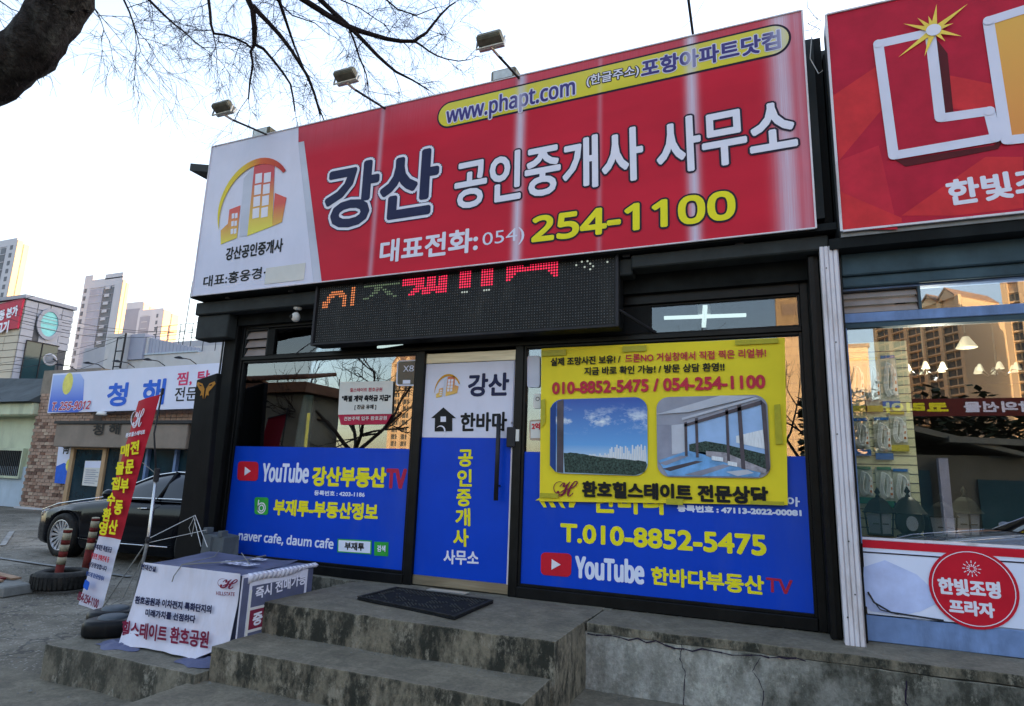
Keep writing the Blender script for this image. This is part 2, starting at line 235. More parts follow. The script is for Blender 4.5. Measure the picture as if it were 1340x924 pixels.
class MB:
    def __init__(s): s.v=[]; s.f=[]
    def add(s,vs,fs):
        k=len(s.v); s.v+=[tuple(v) for v in vs]; s.f+=[tuple(i+k for i in f) for f in fs]; return s
    def box(s,x0,x1,y0,y1,z0,z1):
        if x0>x1: x0,x1=x1,x0
        if y0>y1: y0,y1=y1,y0
        if z0>z1: z0,z1=z1,z0
        return s.add([(x0,y0,z0),(x1,y0,z0),(x1,y1,z0),(x0,y1,z0),(x0,y0,z1),(x1,y0,z1),(x1,y1,z1),(x0,y1,z1)],[(0,3,2,1),(4,5,6,7),(0,1,5,4),(1,2,6,5),(2,3,7,6),(3,0,4,7)])
    def hexa(s,p): return s.add(p,[(0,3,2,1),(4,5,6,7),(0,1,5,4),(1,2,6,5),(2,3,7,6),(3,0,4,7)])
    def poly(s,pts): return s.add(pts,[tuple(range(len(pts)))])
    def prism(s,pts,off):
        n=len(pts); off=Vector(off); a=[Vector(p) for p in pts]; b=[p+off for p in a]
        return s.add(a+b,[tuple(range(n-1,-1,-1)),tuple(range(n,2*n))]+[(i,(i+1)%n,n+(i+1)%n,n+i) for i in range(n)])
    def tube(s,pts,rad,n=8,cap=True):
        pts=[Vector(p) for p in pts]
        if not hasattr(rad,'__len__'): rad=[rad]*len(pts)
        k=len(s.v); up=None
        for i,p in enumerate(pts):
            t=(pts[min(i+1,len(pts)-1)]-pts[max(i-1,0)]).normalized()
            if up is None: up=Vector((0,0,1)) if abs(t.z)<.9 else Vector((1,0,0))
            a=t.cross(up)
            if a.length<1e-5: a=t.orthogonal()
            a.normalize(); b=a.cross(t).normalized(); up=b
            for j in range(n):
                an=2*math.pi*j/n; s.v.append(tuple(p+(a*math.cos(an)+b*math.sin(an))*rad[i]))
        for i in range(len(pts)-1):
            for j in range(n): s.f.append((k+i*n+j,k+i*n+(j+1)%n,k+(i+1)*n+(j+1)%n,k+(i+1)*n+j))
        if cap and n>2: s.f.append(tuple(k+j for j in range(n-1,-1,-1))); s.f.append(tuple(k+(len(pts)-1)*n+j for j in range(n)))
        return s
    def lathe(s,c,prof,n=24,axis='z',closed=False):
        k=len(s.v); c=Vector(c)
        for r,h in prof:
            for j in range(n):
                a=2*math.pi*j/n; x,y=r*math.cos(a),r*math.sin(a)
                s.v.append(tuple(c+(Vector((x,y,h)) if axis=='z' else Vector((x,h,y)) if axis=='y' else Vector((h,x,y)))))
        m=len(prof)
        for i in range(m if closed else m-1):
            for j in range(n): s.f.append((k+i*n+j,k+i*n+(j+1)%n,k+((i+1)%m)*n+(j+1)%n,k+((i+1)%m)*n+j))
        return s
    def build(s,name,m,parent=None,smooth=False,bevel=0,seg=1):
        me=bpy.data.meshes.new(name); vs=s.v
        if parent is not None:
            inv=WM[parent].inverted(); vs=[tuple(inv@Vector(v)) for v in vs]
        me.from_pydata(vs,[],s.f)
        if bevel or True:
            bm=bmesh.new(); bm.from_mesh(me); 
            if bevel:
                bmesh.ops.bevel(bm,geom=[e for e in bm.edges if not e.is_boundary and e.calc_face_angle(0)>.5],offset=bevel,segments=seg,affect='EDGES',clamp_overlap=True)
            bmesh.ops.recalc_face_normals(bm,faces=bm.faces); bm.to_mesh(me); bm.free()
        me.materials.append(M(m) if isinstance(m,str) else m)
        if smooth:
            for p in me.polygons: p.use_smooth=True
        return link(name,me,parent)
def fr(F,u,v,d=0):
    o,U,V=(Vector(x) for x in F); n=U.cross(V).normalized(); return o+U*u+V*v+n*d
def fpoly(F,pts,d0,d1,name,m,parent):
    b=MB(); o,U,V=(Vector(x) for x in F); n=U.cross(V).normalized()
    b.prism([fr(F,u,v,d0) for u,v in pts],n*(d1-d0)); return b.build(name,m,parent)
def fmulti(F,polys,d0,d1,name,m,parent):
    if len(polys)<=8: return [fpoly(F,p,d0,d1,name,m,parent) for p in polys][0]
    b=MB(); o,U,V=(Vector(x) for x in F); n=U.cross(V).normalized()
    for pts in polys: b.prism([fr(F,u,v,d0) for u,v in pts],n*(d1-d0))
    return kind(b.build(name,m,parent),'stuff')
def lerp2(a,b,t): return (a[0]+(b[0]-a[0])*t,a[1]+(b[1]-a[1])*t)
def quad_uv(q,s,t):   # q: TL TR BR BL ; s across, t down
    return lerp2(lerp2(q[0],q[1],s),lerp2(q[3],q[2],s),t)
def rquad(q,rs,rt,n=5):
    out=[]
    for cx,cy,a0 in ((rs,rt,180),(1-rs,rt,270),(1-rs,1-rt,0),(rs,1-rt,90)):
        for i in range(n+1):
            a=math.radians(a0+90*i/n); out.append(quad_uv(q,cx+rs*math.cos(a),cy+rt*math.sin(a)))
    return out
def ell(c,rx,ry,n=32): return [(c[0]+rx*math.cos(2*math.pi*i/n),c[1]+ry*math.sin(2*math.pi*i/n)) for i in range(n)]
# ---------------- lettering ----------------
try: FONT=bpy.data.fonts.load(os.path.join(bpy.utils.resource_path('LOCAL'),'datafiles','fonts','NotoSansMath-Regular.woff2'))
except Exception: FONT=None
TC={}
def glyphs(s,latin):
    k=(s,latin)
    if k in TC: return TC[k]
    c=bpy.data.curves.new('t','FONT'); c.body=s; c.size=1; c.resolution_u=3
    if latin and FONT: c.font=FONT
    o=bpy.data.objects.new('t',c); COL.objects.link(o)
    dg=bpy.context.evaluated_depsgraph_get(); me=bpy.data.meshes.new_from_object(o.evaluated_get(dg))
    vs=[(v.co.x,v.co.y) for v in me.vertices]; fs=[tuple(p.vertices) for p in me.polygons]
    bpy.data.objects.remove(o); bpy.data.curves.remove(c); bpy.data.meshes.remove(me)
    x0=min(v[0] for v in vs); x1=max(v[0] for v in vs); y0=min(v[1] for v in vs); y1=max(v[1] for v in vs)
    TC[k]=([((x-x0)/(x1-x0),(y-y0)/(y1-y0)) for x,y in vs],fs); return TC[k]
def tadd(b,s,F,B,bold,d,latin=False,shear=0,n=8):
    if bold>.02: n=14
    vs,fs=glyphs(s,latin); u0,v0,u1,v1,h=B; du,dv=u1-u0,v1-v0; l=math.hypot(du,dv); ex,ey=du/l,dv/l
    offs=[(0,0)]+([(bold*math.cos(2*math.pi*(i+.5)/n),bold*math.sin(2*math.pi*(i+.5)/n)) for i in range(n)] if bold else [])
    if bold>.012: offs+=[(bold*.5*math.cos(2*math.pi*i/n),bold*.5*math.sin(2*math.pi*i/n)) for i in range(n)]
    for i,(ox,oy) in enumerate(offs):
        dd=d+(len(offs)-i)*.00006; P=[]
        for x,y in vs:
            a=x*l+y*h*shear+ox; c=y*h+oy; P.append(fr(F,u0+ex*a-ey*c,v0+ey*a+ex*c,dd))
        b.add(P,fs)
    return b
def text(s,F,B,bold,m,parent,d=.003,outline=None,latin=False,shear=0,name='lettering'):
    if outline:
        for k,(r,mm) in enumerate(outline):
            b=MB(); tadd(b,s,F,B,r,d+.002*k,latin,shear); flat(b,'lettering_outline',mm,parent)
        d+=.002*len(outline)
    b=MB(); tadd(b,s,F,B,bold,d,latin,shear); return flat(b,name,m,parent)
def flat(b,name,m,parent):
    me=bpy.data.meshes.new(name); inv=WM[parent].inverted(); me.from_pydata([tuple(inv@Vector(v)) for v in b.v],[],b.f); me.materials.append(M(m)); return link(name,me,parent)
# ======================= ground =======================
def gz(x,y): 
    t=min(1,max(0,(-1.2-y)/1.2)); t=t*t*(3-2*t); return -.58-.07*t
def ground():
    b=MB(); xs=[-1500,-400,-120,-60,-40]+[-30+i*.5 for i in range(75)]+[8,10,14,20,40,120,400,1500]; ys=[-1500,-500,-200,-80,-40,-20,-12]+[-8+i*.4 for i in range(70)]+[22,30,50,100,300,600,1500]
    for y in ys:
        for x in xs: b.v.append((x,y,gz(x,y)+(.012*noise.noise((x*1.3,y*1.3,0)) if abs(x)<31 else 0)))
    n=len(xs)
    for j in range(len(ys)-1):
        for i in range(n-1): b.f.append((j*n+i,j*n+i+1,(j+1)*n+i+1,(j+1)*n+i))
    kind(b.build('ground','asphalt',smooth=True),'structure')
ground()
b=MB()
def gline(p,q,wd):
    p=Vector((*p,0)); q=Vector((*q,0)); d=(q-p).normalized(); s=Vector((-d.y,d.x,0))*wd/2; n=max(2,int((q-p).length/.5))
    for i in range(n):
        a=p.lerp(q,i/n); c=p.lerp(q,(i+1)/n); b.poly([(v.x,v.y,gz(v.x,v.y)+.018) for v in (a-s,c-s,c+s,a+s)])
gline((-15.5,3.9),(-13.0,2.35),.09); gline((-11.3,1.42),(-8.3,1.35),.09); gline((-14.5,1.7),(-11.3,1.42),.09)
kind(b.build('parking_lines','line_paint'),'structure')
def rough_box(b,x0,x1,y0,y1,z0,z1,step=.09,amp=.008):
    # closed box with finely divided, slightly worn faces
    def grid(o,u,v,nu,nv):
        k=len(b.v)
        for j in range(nv+1):
            for i in range(nu+1):
                p=Vector(o)+Vector(u)*(i/nu)+Vector(v)*(j/nv)
                q=p*2.6; d=Vector((noise.noise(q),noise.noise(q+Vector((9,0,0))),noise.noise(q+Vector((0,9,0)))))*amp
                q=p*9; d+=Vector((noise.noise(q),noise.noise(q+Vector((5,0,0))),noise.noise(q+Vector((0,5,0)))))*amp*.45
                # worn arrises: pull points near two faces inward
                e=sum(1 for c,lo,hi in ((p.x,x0,x1),(p.y,y0,y1),(p.z,z0,z1)) if min(abs(c-lo),abs(c-hi))<1e-4)
                if e>=2: d+=(Vector(((x0+x1)/2,(y0+y1)/2,(z0+z1)/2))-p).normalized()*(.004+.010*abs(noise.noise(p*5)))
                b.v.append(tuple(p+d))
        for j in range(nv):
            for i in range(nu): b.f.append((k+j*(nu+1)+i,k+j*(nu+1)+i+1,k+(j+1)*(nu+1)+i+1,k+(j+1)*(nu+1)+i))
    X,Y,Z=x1-x0,y1-y0,z1-z0; nx,ny,nz=[max(1,int(a/step)) for a in (X,Y,Z)]
    grid((x0,y0,z0),(X,0,0),(0,0,Z),nx,nz); grid((x0,y1,z0),(X,0,0),(0,0,Z),nx,nz)
    grid((x0,y0,z0),(0,Y,0),(0,0,Z),ny,nz); grid((x1,y0,z0),(0,Y,0),(0,0,Z),ny,nz)
    grid((x0,y0,z1),(X,0,0),(0,Y,0),nx,ny)
steps=thing('concrete_steps','worn dark concrete steps with mossy risers leading up to the blue glass door','steps',(-2.4,-1.2,-.65))
b=MB(); rough_box(b,-3.51,-1.26,-1.226,-.02,-.5,0); b.build('landing','concrete',steps,True)
b=MB(); rough_box(b,-3.50,-1.285,-1.66,-1.20,-.55,-.212); b.build('step','concrete',steps,True)
b=MB(); rough_box(b,-3.57,-1.0,-2.5,-1.62,-.72,-.42); rough_box(b,-1.32,3.2,-2.5,-.55,-.72,-.424); b.build('lower_landing','concrete',steps,True)
slab=thing('concrete_slab','low mossy concrete slab under the draped box, with a cracked front edge','slab',(-4.3,-1.2,-.65))
b=MB(); rough_box(b,-5.02,-3.5,-1.76,-.05,-.75,-.362); rough_box(b,-5.5,-5.0,-.95,-.05,-.75,-.366); b.build('slab_body','concrete_moss',slab,True)
b=MB(); rough_box(b,-6.2,-3.3,-2.9,-1.70,-.80,-.600,.12,.015); kind(b.build('pavement','concrete',None,True),'structure')
ledge=thing('shopfront_ledge','long cracked concrete ledge under the shop windows, pale plaster left and mossy right','ledge',(0,-.4,-.45))
b=MB(); rough_box(b,-1.255,3.2,-.60,-.02,-.06,-.004); b.build('ledge_top','concrete',ledge,True)
b=MB(); rough_box(b,-5.5,-1.2,-.12,7,-.6,.0,.3); b.build('base_wall','concrete_moss',ledge,True)
b=MB(); rough_box(b,-1.29,3.2,-.592,-.05,-.44,-.064,.07,.009); b.build('wall_face','ledge_face',ledge,True)
def crack(pts,wd,name='crack'):
    c=MB(); k=0
    P=[Vector(p) for p in pts]; out=[]
    for a,e in zip(P,P[1:]):
        for i in range(6): out.append(a.lerp(e,i/6)+Vector((random.uniform(-.5,.5)*wd,0,random.uniform(-1,1)*wd*1.2)))
    out.append(P[-1])
    for i in range(len(out)-1):
        w0=wd*random.uniform(.3,1); w1=wd*random.uniform(.3,1); a,e=out[i],out[i+1]; hz=abs((e-a).x)>abs((e-a).z); s=Vector((0,0,1)) if hz else Vector((1,0,0))
        c.poly([a-s*w0/2,e-s*w1/2,e+s*w1/2,a+s*w0/2])
    c.build(name,'dark_line',ledge)
crack([(-1.24,-.606,-.062),(-.9,-.606,-.07),(-.55,-.606,-.085),(-.2,-.607,-.07),(.1,-.606,-.066)],.012)
crack([(-.62,-.603,-.07),(-.63,-.603,-.16),(-.60,-.603,-.24),(-.615,-.603,-.42)],.008); crack([(-.15,-.606,-.08),(-.20,-.606,-.16),(-.14,-.606,-.26),(-.16,-.606,-.42)],.006)
crack([(.62,-.604,-.10),(.60,-.604,-.2),(.64,-.604,-.3),(.6,-.604,-.42)],.012)
# ======================= shop building =======================
shop=thing('shop_building','single storey estate agency with dark framed glass front and black side pillar','shop',(-2.6,3,-.58))
def part(name,m,parent,*boxes,bevel=0):
    # separate pieces become separate parts; frames and rims whose bars meet stay one
    if len(boxes)>1 and not any(k in name for k in ('frame','rim','trim','edge')):
        os_=[MB().box(*x).build(name,m,parent,bevel=bevel) for x in boxes]; return os_[0]
    b=MB()
    for x in boxes: b.box(*x)
    return b.build(name,m,parent,bevel=bevel)
def quadbox(name,m,parent,pts,off): return MB().prism(pts,off).build(name,m,parent)
part('wall','wall_black',shop,(-5.42,-5.36,.02,7,0,4.3),(-5.42,.40,6.95,7.05,0,4.3))
part('corner_pillar','wall_black',shop,(-5.47,-5.30,-.10,.10,-.58,2.62),bevel=.006)
part('side_pillar','frame_dark',shop,(-5.62,-5.50,.15,.30,-.58,2.5),bevel=.005)
part('pillar_edge','fascia_grey',shop,(-5.482,-5.470,-.115,-.10,.0,2.62))
part('party_wall','wall_black',shop,(.26,.335,-.05,7,0,4.4),(.335,.46,-.06,.1,-.05,4.45))
part('roof','roof_dark',shop,(-5.9,.4,.10,7.3,4.36,4.45),(-5.7,.4,-.14,.10,2.9,4.40))
quadbox('roof_edge','fascia_grey',shop,[(-6.85,.25,4.70),(-5.6,.25,4.42),(-5.6,.25,4.50),(-6.85,.25,4.80)],(0,.5,0))
part('soffit','soffit_dark',shop,(-5.75,.40,-.10,.06,2.45,2.72),(-5.75,.45,-.36,.06,2.72,2.77))
part('fascia_beam','fascia_grey',shop,(-5.78,-1.0,-.26,-.12,2.56,2.70),(-5.78,-5.32,-.22,-.02,2.30,2.56),(-1.0,.40,-.30,-.12,2.60,2.71),bevel=.01)
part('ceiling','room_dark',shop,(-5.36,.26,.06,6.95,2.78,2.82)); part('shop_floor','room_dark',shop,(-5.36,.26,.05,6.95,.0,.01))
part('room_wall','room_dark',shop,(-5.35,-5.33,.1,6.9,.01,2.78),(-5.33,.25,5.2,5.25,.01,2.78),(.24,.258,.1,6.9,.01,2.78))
# window frames (mullions butt against rails)
def win(name_parent,x0,x1,z0,z1,fw,fd,m='frame_dark',y=0,pane='pane',lab=None):
    f=part('window_frame',m,name_parent,(x0,x0+fw,y-fd,y+.03,z0,z1),(x1-fw,x1,y-fd,y+.03,z0,z1),(x0+fw,x1-fw,y-fd,y+.03,z0,z0+fw),(x0+fw,x1-fw,y-fd,y+.03,z1-fw,z1),bevel=.003)
    p=part('pane',pane,f,(x0+fw,x1-fw,y-.003,y+.003,z0+fw,z1-fw))
    return f
part('mullion','frame_dark',shop,(-3.07,-2.985,-.05,.05,0,2.075),(-2.072,-1.995,-.05,.05,0,2.075),(-5.30,-5.245,-.05,.05,0,2.48),(.205,.26,-.05,.05,0,2.48),bevel=.004)
part('transom_rail','frame_dark',shop,(-5.245,.205,-.055,.05,2.075,2.115),(-5.245,-2.0,-.05,.04,2.42,2.48),(-2.0,.205,-.05,.04,2.37,2.48),bevel=.004)
part('window_sill','frame_dark',shop,(-5.245,-3.07,-.06,.05,.0,.085),(-1.995,.205,-.06,.05,.0,.085),bevel=.006)
f=win(shop,-5.245,-3.07,.085,2.075,.025,.035); f=win(shop,-1.995,.205,.085,2.075,.022,.035)
win(shop,-4.93,-2.0,2.115,2.42,.018,.02,pane='pane_low'); win(shop,-2.0,.205,2.115,2.37,.018,.02,pane='pane_low')
part('transom_panel','wall_black',shop,(-2.0,-.90,-.03,-.005,2.13,2.36),(-4.93,-4.84,-.03,-.005,2.13,2.40))
lv=part('louvre_vent','fascia_grey',shop,(-5.245,-5.232,-.03,.03,2.115,2.42),(-4.945,-4.93,-.03,.03,2.115,2.42),(-5.232,-4.945,-.03,.03,2.405,2.42))
for i in range(3):
    z=2.125+i*.094; MB().hexa([(-5.232,-.03,z),(-4.945,-.03,z),(-4.945,-.022,z),(-5.232,-.022,z),(-5.232,.01,z+.088),(-4.945,.01,z+.088),(-4.945,.018,z+.088),(-5.232,.018,z+.088)]).build('slat','louver_glass',lv)
# curtain and wires inside left window
def curtain(x0,x1,y,z0,z1,parent=None):
    b=MB(); n=60
    for i in range(n+1):
        x=x0+(x1-x0)*i/n; yy=y+.03*math.sin(i*.9)+.012*math.sin(i*2.3); b.v+=[(x,yy,z0),(x+.04*math.sin(i*.3),yy+.01,z1)]
    for i in range(n): b.f.append((2*i,2*i+2,2*i+3,2*i+1))
    return b.build('curtain','curtain',parent,True)
c=curtain(-5.28,-4.55,.35,.02,1.75); tag(c,'pale green curtain hanging at the left end of the left window','curtain')
# ---- door ----
door=part('door','film_white',shop,(-2.983,-2.074,-.008,.004,.088,1.958))
part('door_rail','brushed_steel',door,(-2.985,-2.072,-.025,.02,.010,.088),(-2.985,-2.072,-.025,.02,1.958,2.05),bevel=.002)
part('door_edge','alu_white',door,(-2.092,-2.076,-.03,-.008,.088,1.26))
hb=MB()
hx0,hz0=-2.188,1.47; hx1,hz1=-2.193,0.754
hb.tube([(hx0,-.09,hz0),(hx0,-.09,hz1)],.019,10); hb.tube([(hx0,-.01,hz0-.12),(hx0,-.09,hz0-.12)],.008,6); hb.tube([(hx0,-.01,hz1+.12),(hx0,-.09,hz1+.12)],.008,6)
hb.build('door_handle','steel_dark',door,True)
lx,lz=-2.124,1.2; lx2,lz2=-2.045,1.369
part('door_lock','steel_dark',door,(lx,lx2,-.065,-.026,lz,lz2),bevel=.006)
part('lock_label','paper_white',shop,(lx2+.005,lx2+.035,-.06,-.052,lz+.05,lz2-.02))
F=((0,-0.03,0),(1,0,0),(0,0,1))
dg=thing('door_film','printed white and blue film on the glass door with two logos and vertical lettering','window film',(-2.53,-.03,.09))
fpoly(F,[(-2.981,1.279),(-2.094,1.279),(-2.094,1.955),(-2.981,1.955)],-.018,-.014,'white_film','white_vinyl',dg)
fpoly(F,[(-2.981,.09),(-2.094,.09),(-2.094,1.277),(-2.981,1.277)],-.018,-.013,'blue_film','film_blue',dg)
def tx(s,B,m,par,bold=0,d=.003,**k): return text(s,F,B,bold,m,par,d,**k)
D0=-.011
tx('강산',(-2.528,1.649,-2.142,1.649,0.1939),'navy_ink' if False else 'ink_blue' if 'ink_blue' in MATS else 'navy_ink',dg,.008,D0)
tx('한바다',(-2.587,1.336,-2.145,1.344,0.1562),'black_ink',dg,.006,D0)
def vcol(chars,F,pts,m,par,bold,d,name='lettering'):
    b=MB()
    for ch,B in zip(chars,pts): tadd(b,ch,F,B,bold,d)
    return flat(b,name,m,par)
vcol('공인중개사',F,[(-2.592,1.029,-2.458,1.032,0.1394),(-2.59,0.8586,-2.457,0.8634,0.1377),(-2.588,0.6901,-2.455,0.6964,0.1359),(-2.586,0.5237,-2.454,0.5315,0.1406),(-2.598,0.352,-2.46,0.3618,0.1389)],'film_yellow',dg,.006,D0)
tx('사무소',(-2.685,0.204,-2.359,0.2151,0.1129),'white_ink',dg,.004,D0)
tx('R',(-2.104,1.397,-2.083,1.397,0.0197),'black_ink',dg,0,D0)
def arc(F,c,rx,ry,a0,a1,w,d0,d1,name,m,par,n=24):
    out=[];inn=[]
    for i in range(n+1):
        t=i/n; a=math.radians(a0+(a1-a0)*t); k=math.sin(math.pi*min(1,t*.85+.0))**.8*w
        out.append((c[0]+rx*math.cos(a),c[1]+ry*math.sin(a))); inn.append((c[0]+(rx-k)*math.cos(a),c[1]+(ry-k)*math.sin(a)))
    polys=[[out[i],out[i+1],inn[i+1],inn[i]] for i in range(n)]
    return fpoly(F,out+inn[::-1],d0,d1,name,m,par)
def logo(F,q,d,par,top,low):   # building logo inside quad q (TL TR BR BL)
    Q=lambda *p:[quad_uv(q,s,t) for s,t in p]
    fmulti(F,[Q((.52,.02),(.82,.0),(.80,.86),(.42,.95))],d,d+.002,'logo_tower',top,par)
    fmulti(F,[Q((.52,.02),(.36,.18),(.30,.94),(.42,.95))],d,d+.0015,'logo_side','sign_grey',par)
    fmulti(F,[Q((.83,.42),(1,.50),(.94,.82),(.80,.86)),Q((.14,.58),(.31,.54),(.26,.96),(.08,1.0)),Q((.12,.76),(.0,.84),(.0,1.02),(.08,1.0))],d,d+.0022,'logo_wing',low,par)
    ws=[]
    for i in range(4):
        for j in range(2):
            s=.54+j*.13-.012*i; t=.14+i*.155; ws.append(Q((s,t),(s+.1,t-.01),(s+.095,t+.12),(s-.005,t+.13)))
    for i in range(3):
        for j in range(2): s=.18+j*.05-.008*i; t=.64+i*.1; ws.append(Q((s,t),(s+.04,t-.005),(s+.037,t+.06),(s-.002,t+.065)))
    fmulti(F,ws,d+.003,d+.004,'logo_windows','white_ink',par)
logo(F,[(-2.868,1.832),(-2.631,1.832),(-2.628,1.644),(-2.855,1.641)],D0,dg,'logo_grad_door','logo_grad_door')
cx,cz=-2.74,1.695; arc(F,(cx,cz),.135,.16,185,25,.02,D0,D0+.002,'logo_arc','gold_print',dg)
# house icon
hc=[(-2.894,1.453),(-2.774,1.549),(-2.64,1.452),(-2.678,1.452),(-2.671,1.336),(-2.85,1.332),(-2.854,1.453)]; b=MB(); b.prism([fr(F,u,v,D0) for u,v in hc],(0,-.002,0)); b.build('house_icon','black_ink',dg)
fpoly(F,[(-2.796,1.466),(-2.741,1.466),(-2.738,1.418),(-2.793,1.418)],D0+.003,D0+.004,'icon_window','white_ink',dg)
cx,cz=-2.788,1.336; arc(F,(cx,cz),.05,.05,150,-60,.014,D0+.003,D0+.004,'icon_wave','white_ink',dg)
# ---- left blue window film ----
F=((0,-0.012,0),(1,0,0),(0,0,1))
lf=thing('left_window_film','bright blue printed film on the lower half of the left window','window film',(-4.15,-.012,.1))
fpoly(F,[(-5.218,.112),(-3.097,.112),(-3.097,1.172),(-5.218,1.172)],.001,.004,'blue_film','film_blue',lf)
D0=.006
def yt(q,par,D0):
    fpoly(F,rquad(q,.16,.2),D0,D0+.003,'play_badge','film_red',par)
    fpoly(F,[quad_uv(q,.36,.28),quad_uv(q,.66,.5),quad_uv(q,.36,.74)],D0+.004,D0+.006,'play_triangle','white_ink',par)
yt([(-5.154,1.018),(-4.88,1.016),(-4.862,0.8259),(-5.139,0.8244)],lf,D0)
tx('YouTube',(-4.808,0.8277,-4.232,0.8322,0.1822),'film_white',lf,.008,D0,latin=True)
tx('강산부동산',(-4.173,0.8088,-3.341,0.8212,0.1713),'film_yellow',lf,.010,D0+.0,outline=None)
tx('TV',(-3.324,0.8218,-3.123,0.8238,0.1586),'dull_red',lf,.011,D0,latin=True)
tx('등록번호 : 4203-1186',(-4.138,0.7161,-3.556,0.7229,0.0446),'film_white',lf,.002,D0)
q=[(-4.879,0.6666),(-4.7,0.6705),(-4.681,0.5013),(-4.857,0.4994)]; fpoly(F,rquad(q,.18,.14),D0,D0+.003,'green_icon','film_green',lf)
b=MB()
for rr in (.055,.034): 
    c0=quad_uv(q,.52,.62); e=ell(c0,rr,rr,20); e2=ell(c0,rr-.011,rr-.011,20)
    for i in range(20): b.prism([fr(F,*p,D0+.004) for p in (e[i],e[(i+1)%20],e2[(i+1)%20],e2[i])],(0,-.001,0))
x_,z_=quad_uv(q,.32,.15); b.prism([fr(F,*p,D0+.004) for p in ((x_-.008,z_),(x_+.006,z_),(x_+.006,z_-.11),(x_-.008,z_-.11))],(0,-.001,0)); b.build('icon_rings','white_ink',lf)
tx('부재투-부동산정보',(-4.615,0.5121,-3.401,0.5231,0.1406),'film_yellow',lf,.008,D0)
tx('naver cafe, daum cafe',(-5.03,0.2296,-3.863,0.2265,0.0991),'film_white',lf,.004,D0,latin=True)
fpoly(F,[(-3.818,0.3325),(-3.439,0.343),(-3.432,0.2214),(-3.809,0.2134)],D0,D0+.002,'search_box_border','film_green',lf); fpoly(F,[(-3.804,0.3225),(-3.451,0.3315),(-3.445,0.2304),(-3.796,0.2232)],D0+.0025,D0+.004,'search_box','film_white',lf)
tx('부재투',(-3.726,0.2433,-3.514,0.2487,0.0643),'black_ink',lf,.003,D0+.006)
fpoly(F,[(-3.409,0.3343),(-3.258,0.34),(-3.252,0.2186),(-3.401,0.2151)],D0,D0+.003,'search_button','film_green',lf)
tx('검색',(-3.369,0.2526,-3.284,0.2557,0.0529),'film_white',lf,.002,D0+.006)
# ---- right blue film ----
rf=thing('right_window_film','bright blue printed film below the yellow poster with a phone number in yellow','window film',(-.9,-.012,.1))
fpoly(F,[(-1.972,.108),(.182,.108),(.182,1.165),(-1.972,1.165)],.001,.004,'blue_film','film_blue',rf)
tx('T.010-8852-5475',(-1.633,0.4603,-0.1088,0.4671,0.1336),'film_yellow',rf,.008,D0)
yt([(-1.801,0.3624),(-1.542,0.3699),(-1.546,0.193),(-1.799,0.1883)],rf,D0)
tx('YouTube',(-1.506,0.1965,-0.977,0.1965,0.1614),'film_white',rf,.009,D0,latin=True)
tx('한바다부동산',(-0.9123,0.1997,-0.1335,0.1997,0.1208),'film_yellow',rf,.006,D0)
tx('TV',(-0.114,0.2246,0.0528,0.22,0.09),'dull_red',rf,.003,D0,latin=True)
tx('등록번호 : 47113-2022-00081',(-0.7139,0.7396,0.1348,0.7487,0.045),'film_white',rf,.004,D0)
tx('송아',(-0.043,0.8216,0.1263,0.8138,0.0617),'film_white',rf,.003,D0)
tx('한바다',(-1.367,0.6976,-0.7937,0.713,0.205),'film_yellow',rf,.008,D0)
fmulti(F,[[(-1.862,0.7673),(-1.789,0.8135),(-1.762,0.7779)],[(-1.828,0.7688),(-1.788,0.7706),(-1.76,0.7169),(-1.787,0.7156)],[(-1.748,0.7602),(-1.708,0.762),(-1.681,0.7207),(-1.72,0.7188)],[(-1.662,0.7641),(-1.63,0.7655),(-1.603,0.7185),(-1.635,0.723)],[(-1.571,0.7682),(-1.513,0.7708),(-1.532,0.728),(-1.571,0.7261)]],D0,D0+.003,'yellow_emblem','film_yellow',rf)
# stickers
def sticker(pts,m,label,F=F,txt=None):
    o=thing('window_sticker',label,'sticker',fr(F,*quad_uv(pts,.5,.5),.0)); fpoly(F,rquad(pts,.12,.1),.003,.005,'sticker_sheet',m,o); return o
q=[(-3.305,2.003),(-3.053,2.004),(-3.043,1.754),(-3.298,1.76)]; s=sticker(q,'film_white','square alarm company sticker at the top right of the left window'); fpoly(F,rquad([quad_uv(q,.06,.05),quad_uv(q,.94,.05),quad_uv(q,.94,.95),quad_uv(q,.06,.95)],.1,.09),.006,.007,'sticker_print','sticker_print' if False else 'teal_glass',s)
tx('X8',[*(lambda a,b_,c:(a[0],a[1],b_[0],b_[1],abs(c[1]-a[1])))(quad_uv(q,.3,.45),quad_uv(q,.75,.45),quad_uv(q,.3,.22))],'film_white',s,.001,.009,latin=True)
fpoly(F,[quad_uv(q,.3,.78),quad_uv(q,.62,.78),quad_uv(q,.62,.92),quad_uv(q,.3,.92)],.008,.009,'sticker_label','film_white',s)
q=[(-1.974,1.99),(-1.857,1.988),(-1.85,1.711),(-1.966,1.714)]; s=sticker(q,'sign_grey','rounded transparent sticker beside the yellow poster, near its top left corner'); 
q=[(-1.904,1.653),(-1.841,1.655),(-1.838,1.531),(-1.904,1.532)]; s=sticker(q,'paper_white','small white no smoking sticker beside the left edge of the yellow poster')
b=MB(); c0=quad_uv(q,.6,.35); e=ell(c0,.018,.018,16); e2=ell(c0,.013,.013,16)
for i in range(16): b.prism([fr(F,*p,.006) for p in (e[i],e[(i+1)%16],e2[(i+1)%16],e2[i])],(0,-.001,0))
b.build('ring','black_ink',s)
q=[(-1.936,1.431),(-1.836,1.437),(-1.831,1.263),(-1.931,1.262)]; s=sticker(q,'brick_4','small framed notice with red lettering beside the poster, below the no smoking sticker')
fpoly(F,[quad_uv(q,.12,.08),quad_uv(q,.98,.08),quad_uv(q,.98,.9),quad_uv(q,.12,.9)],.006,.007,'notice_paper','paper_white',s)
tx('2억',(-1.909,1.353,-1.84,1.353,0.0518),'film_red',s,.003,.009)
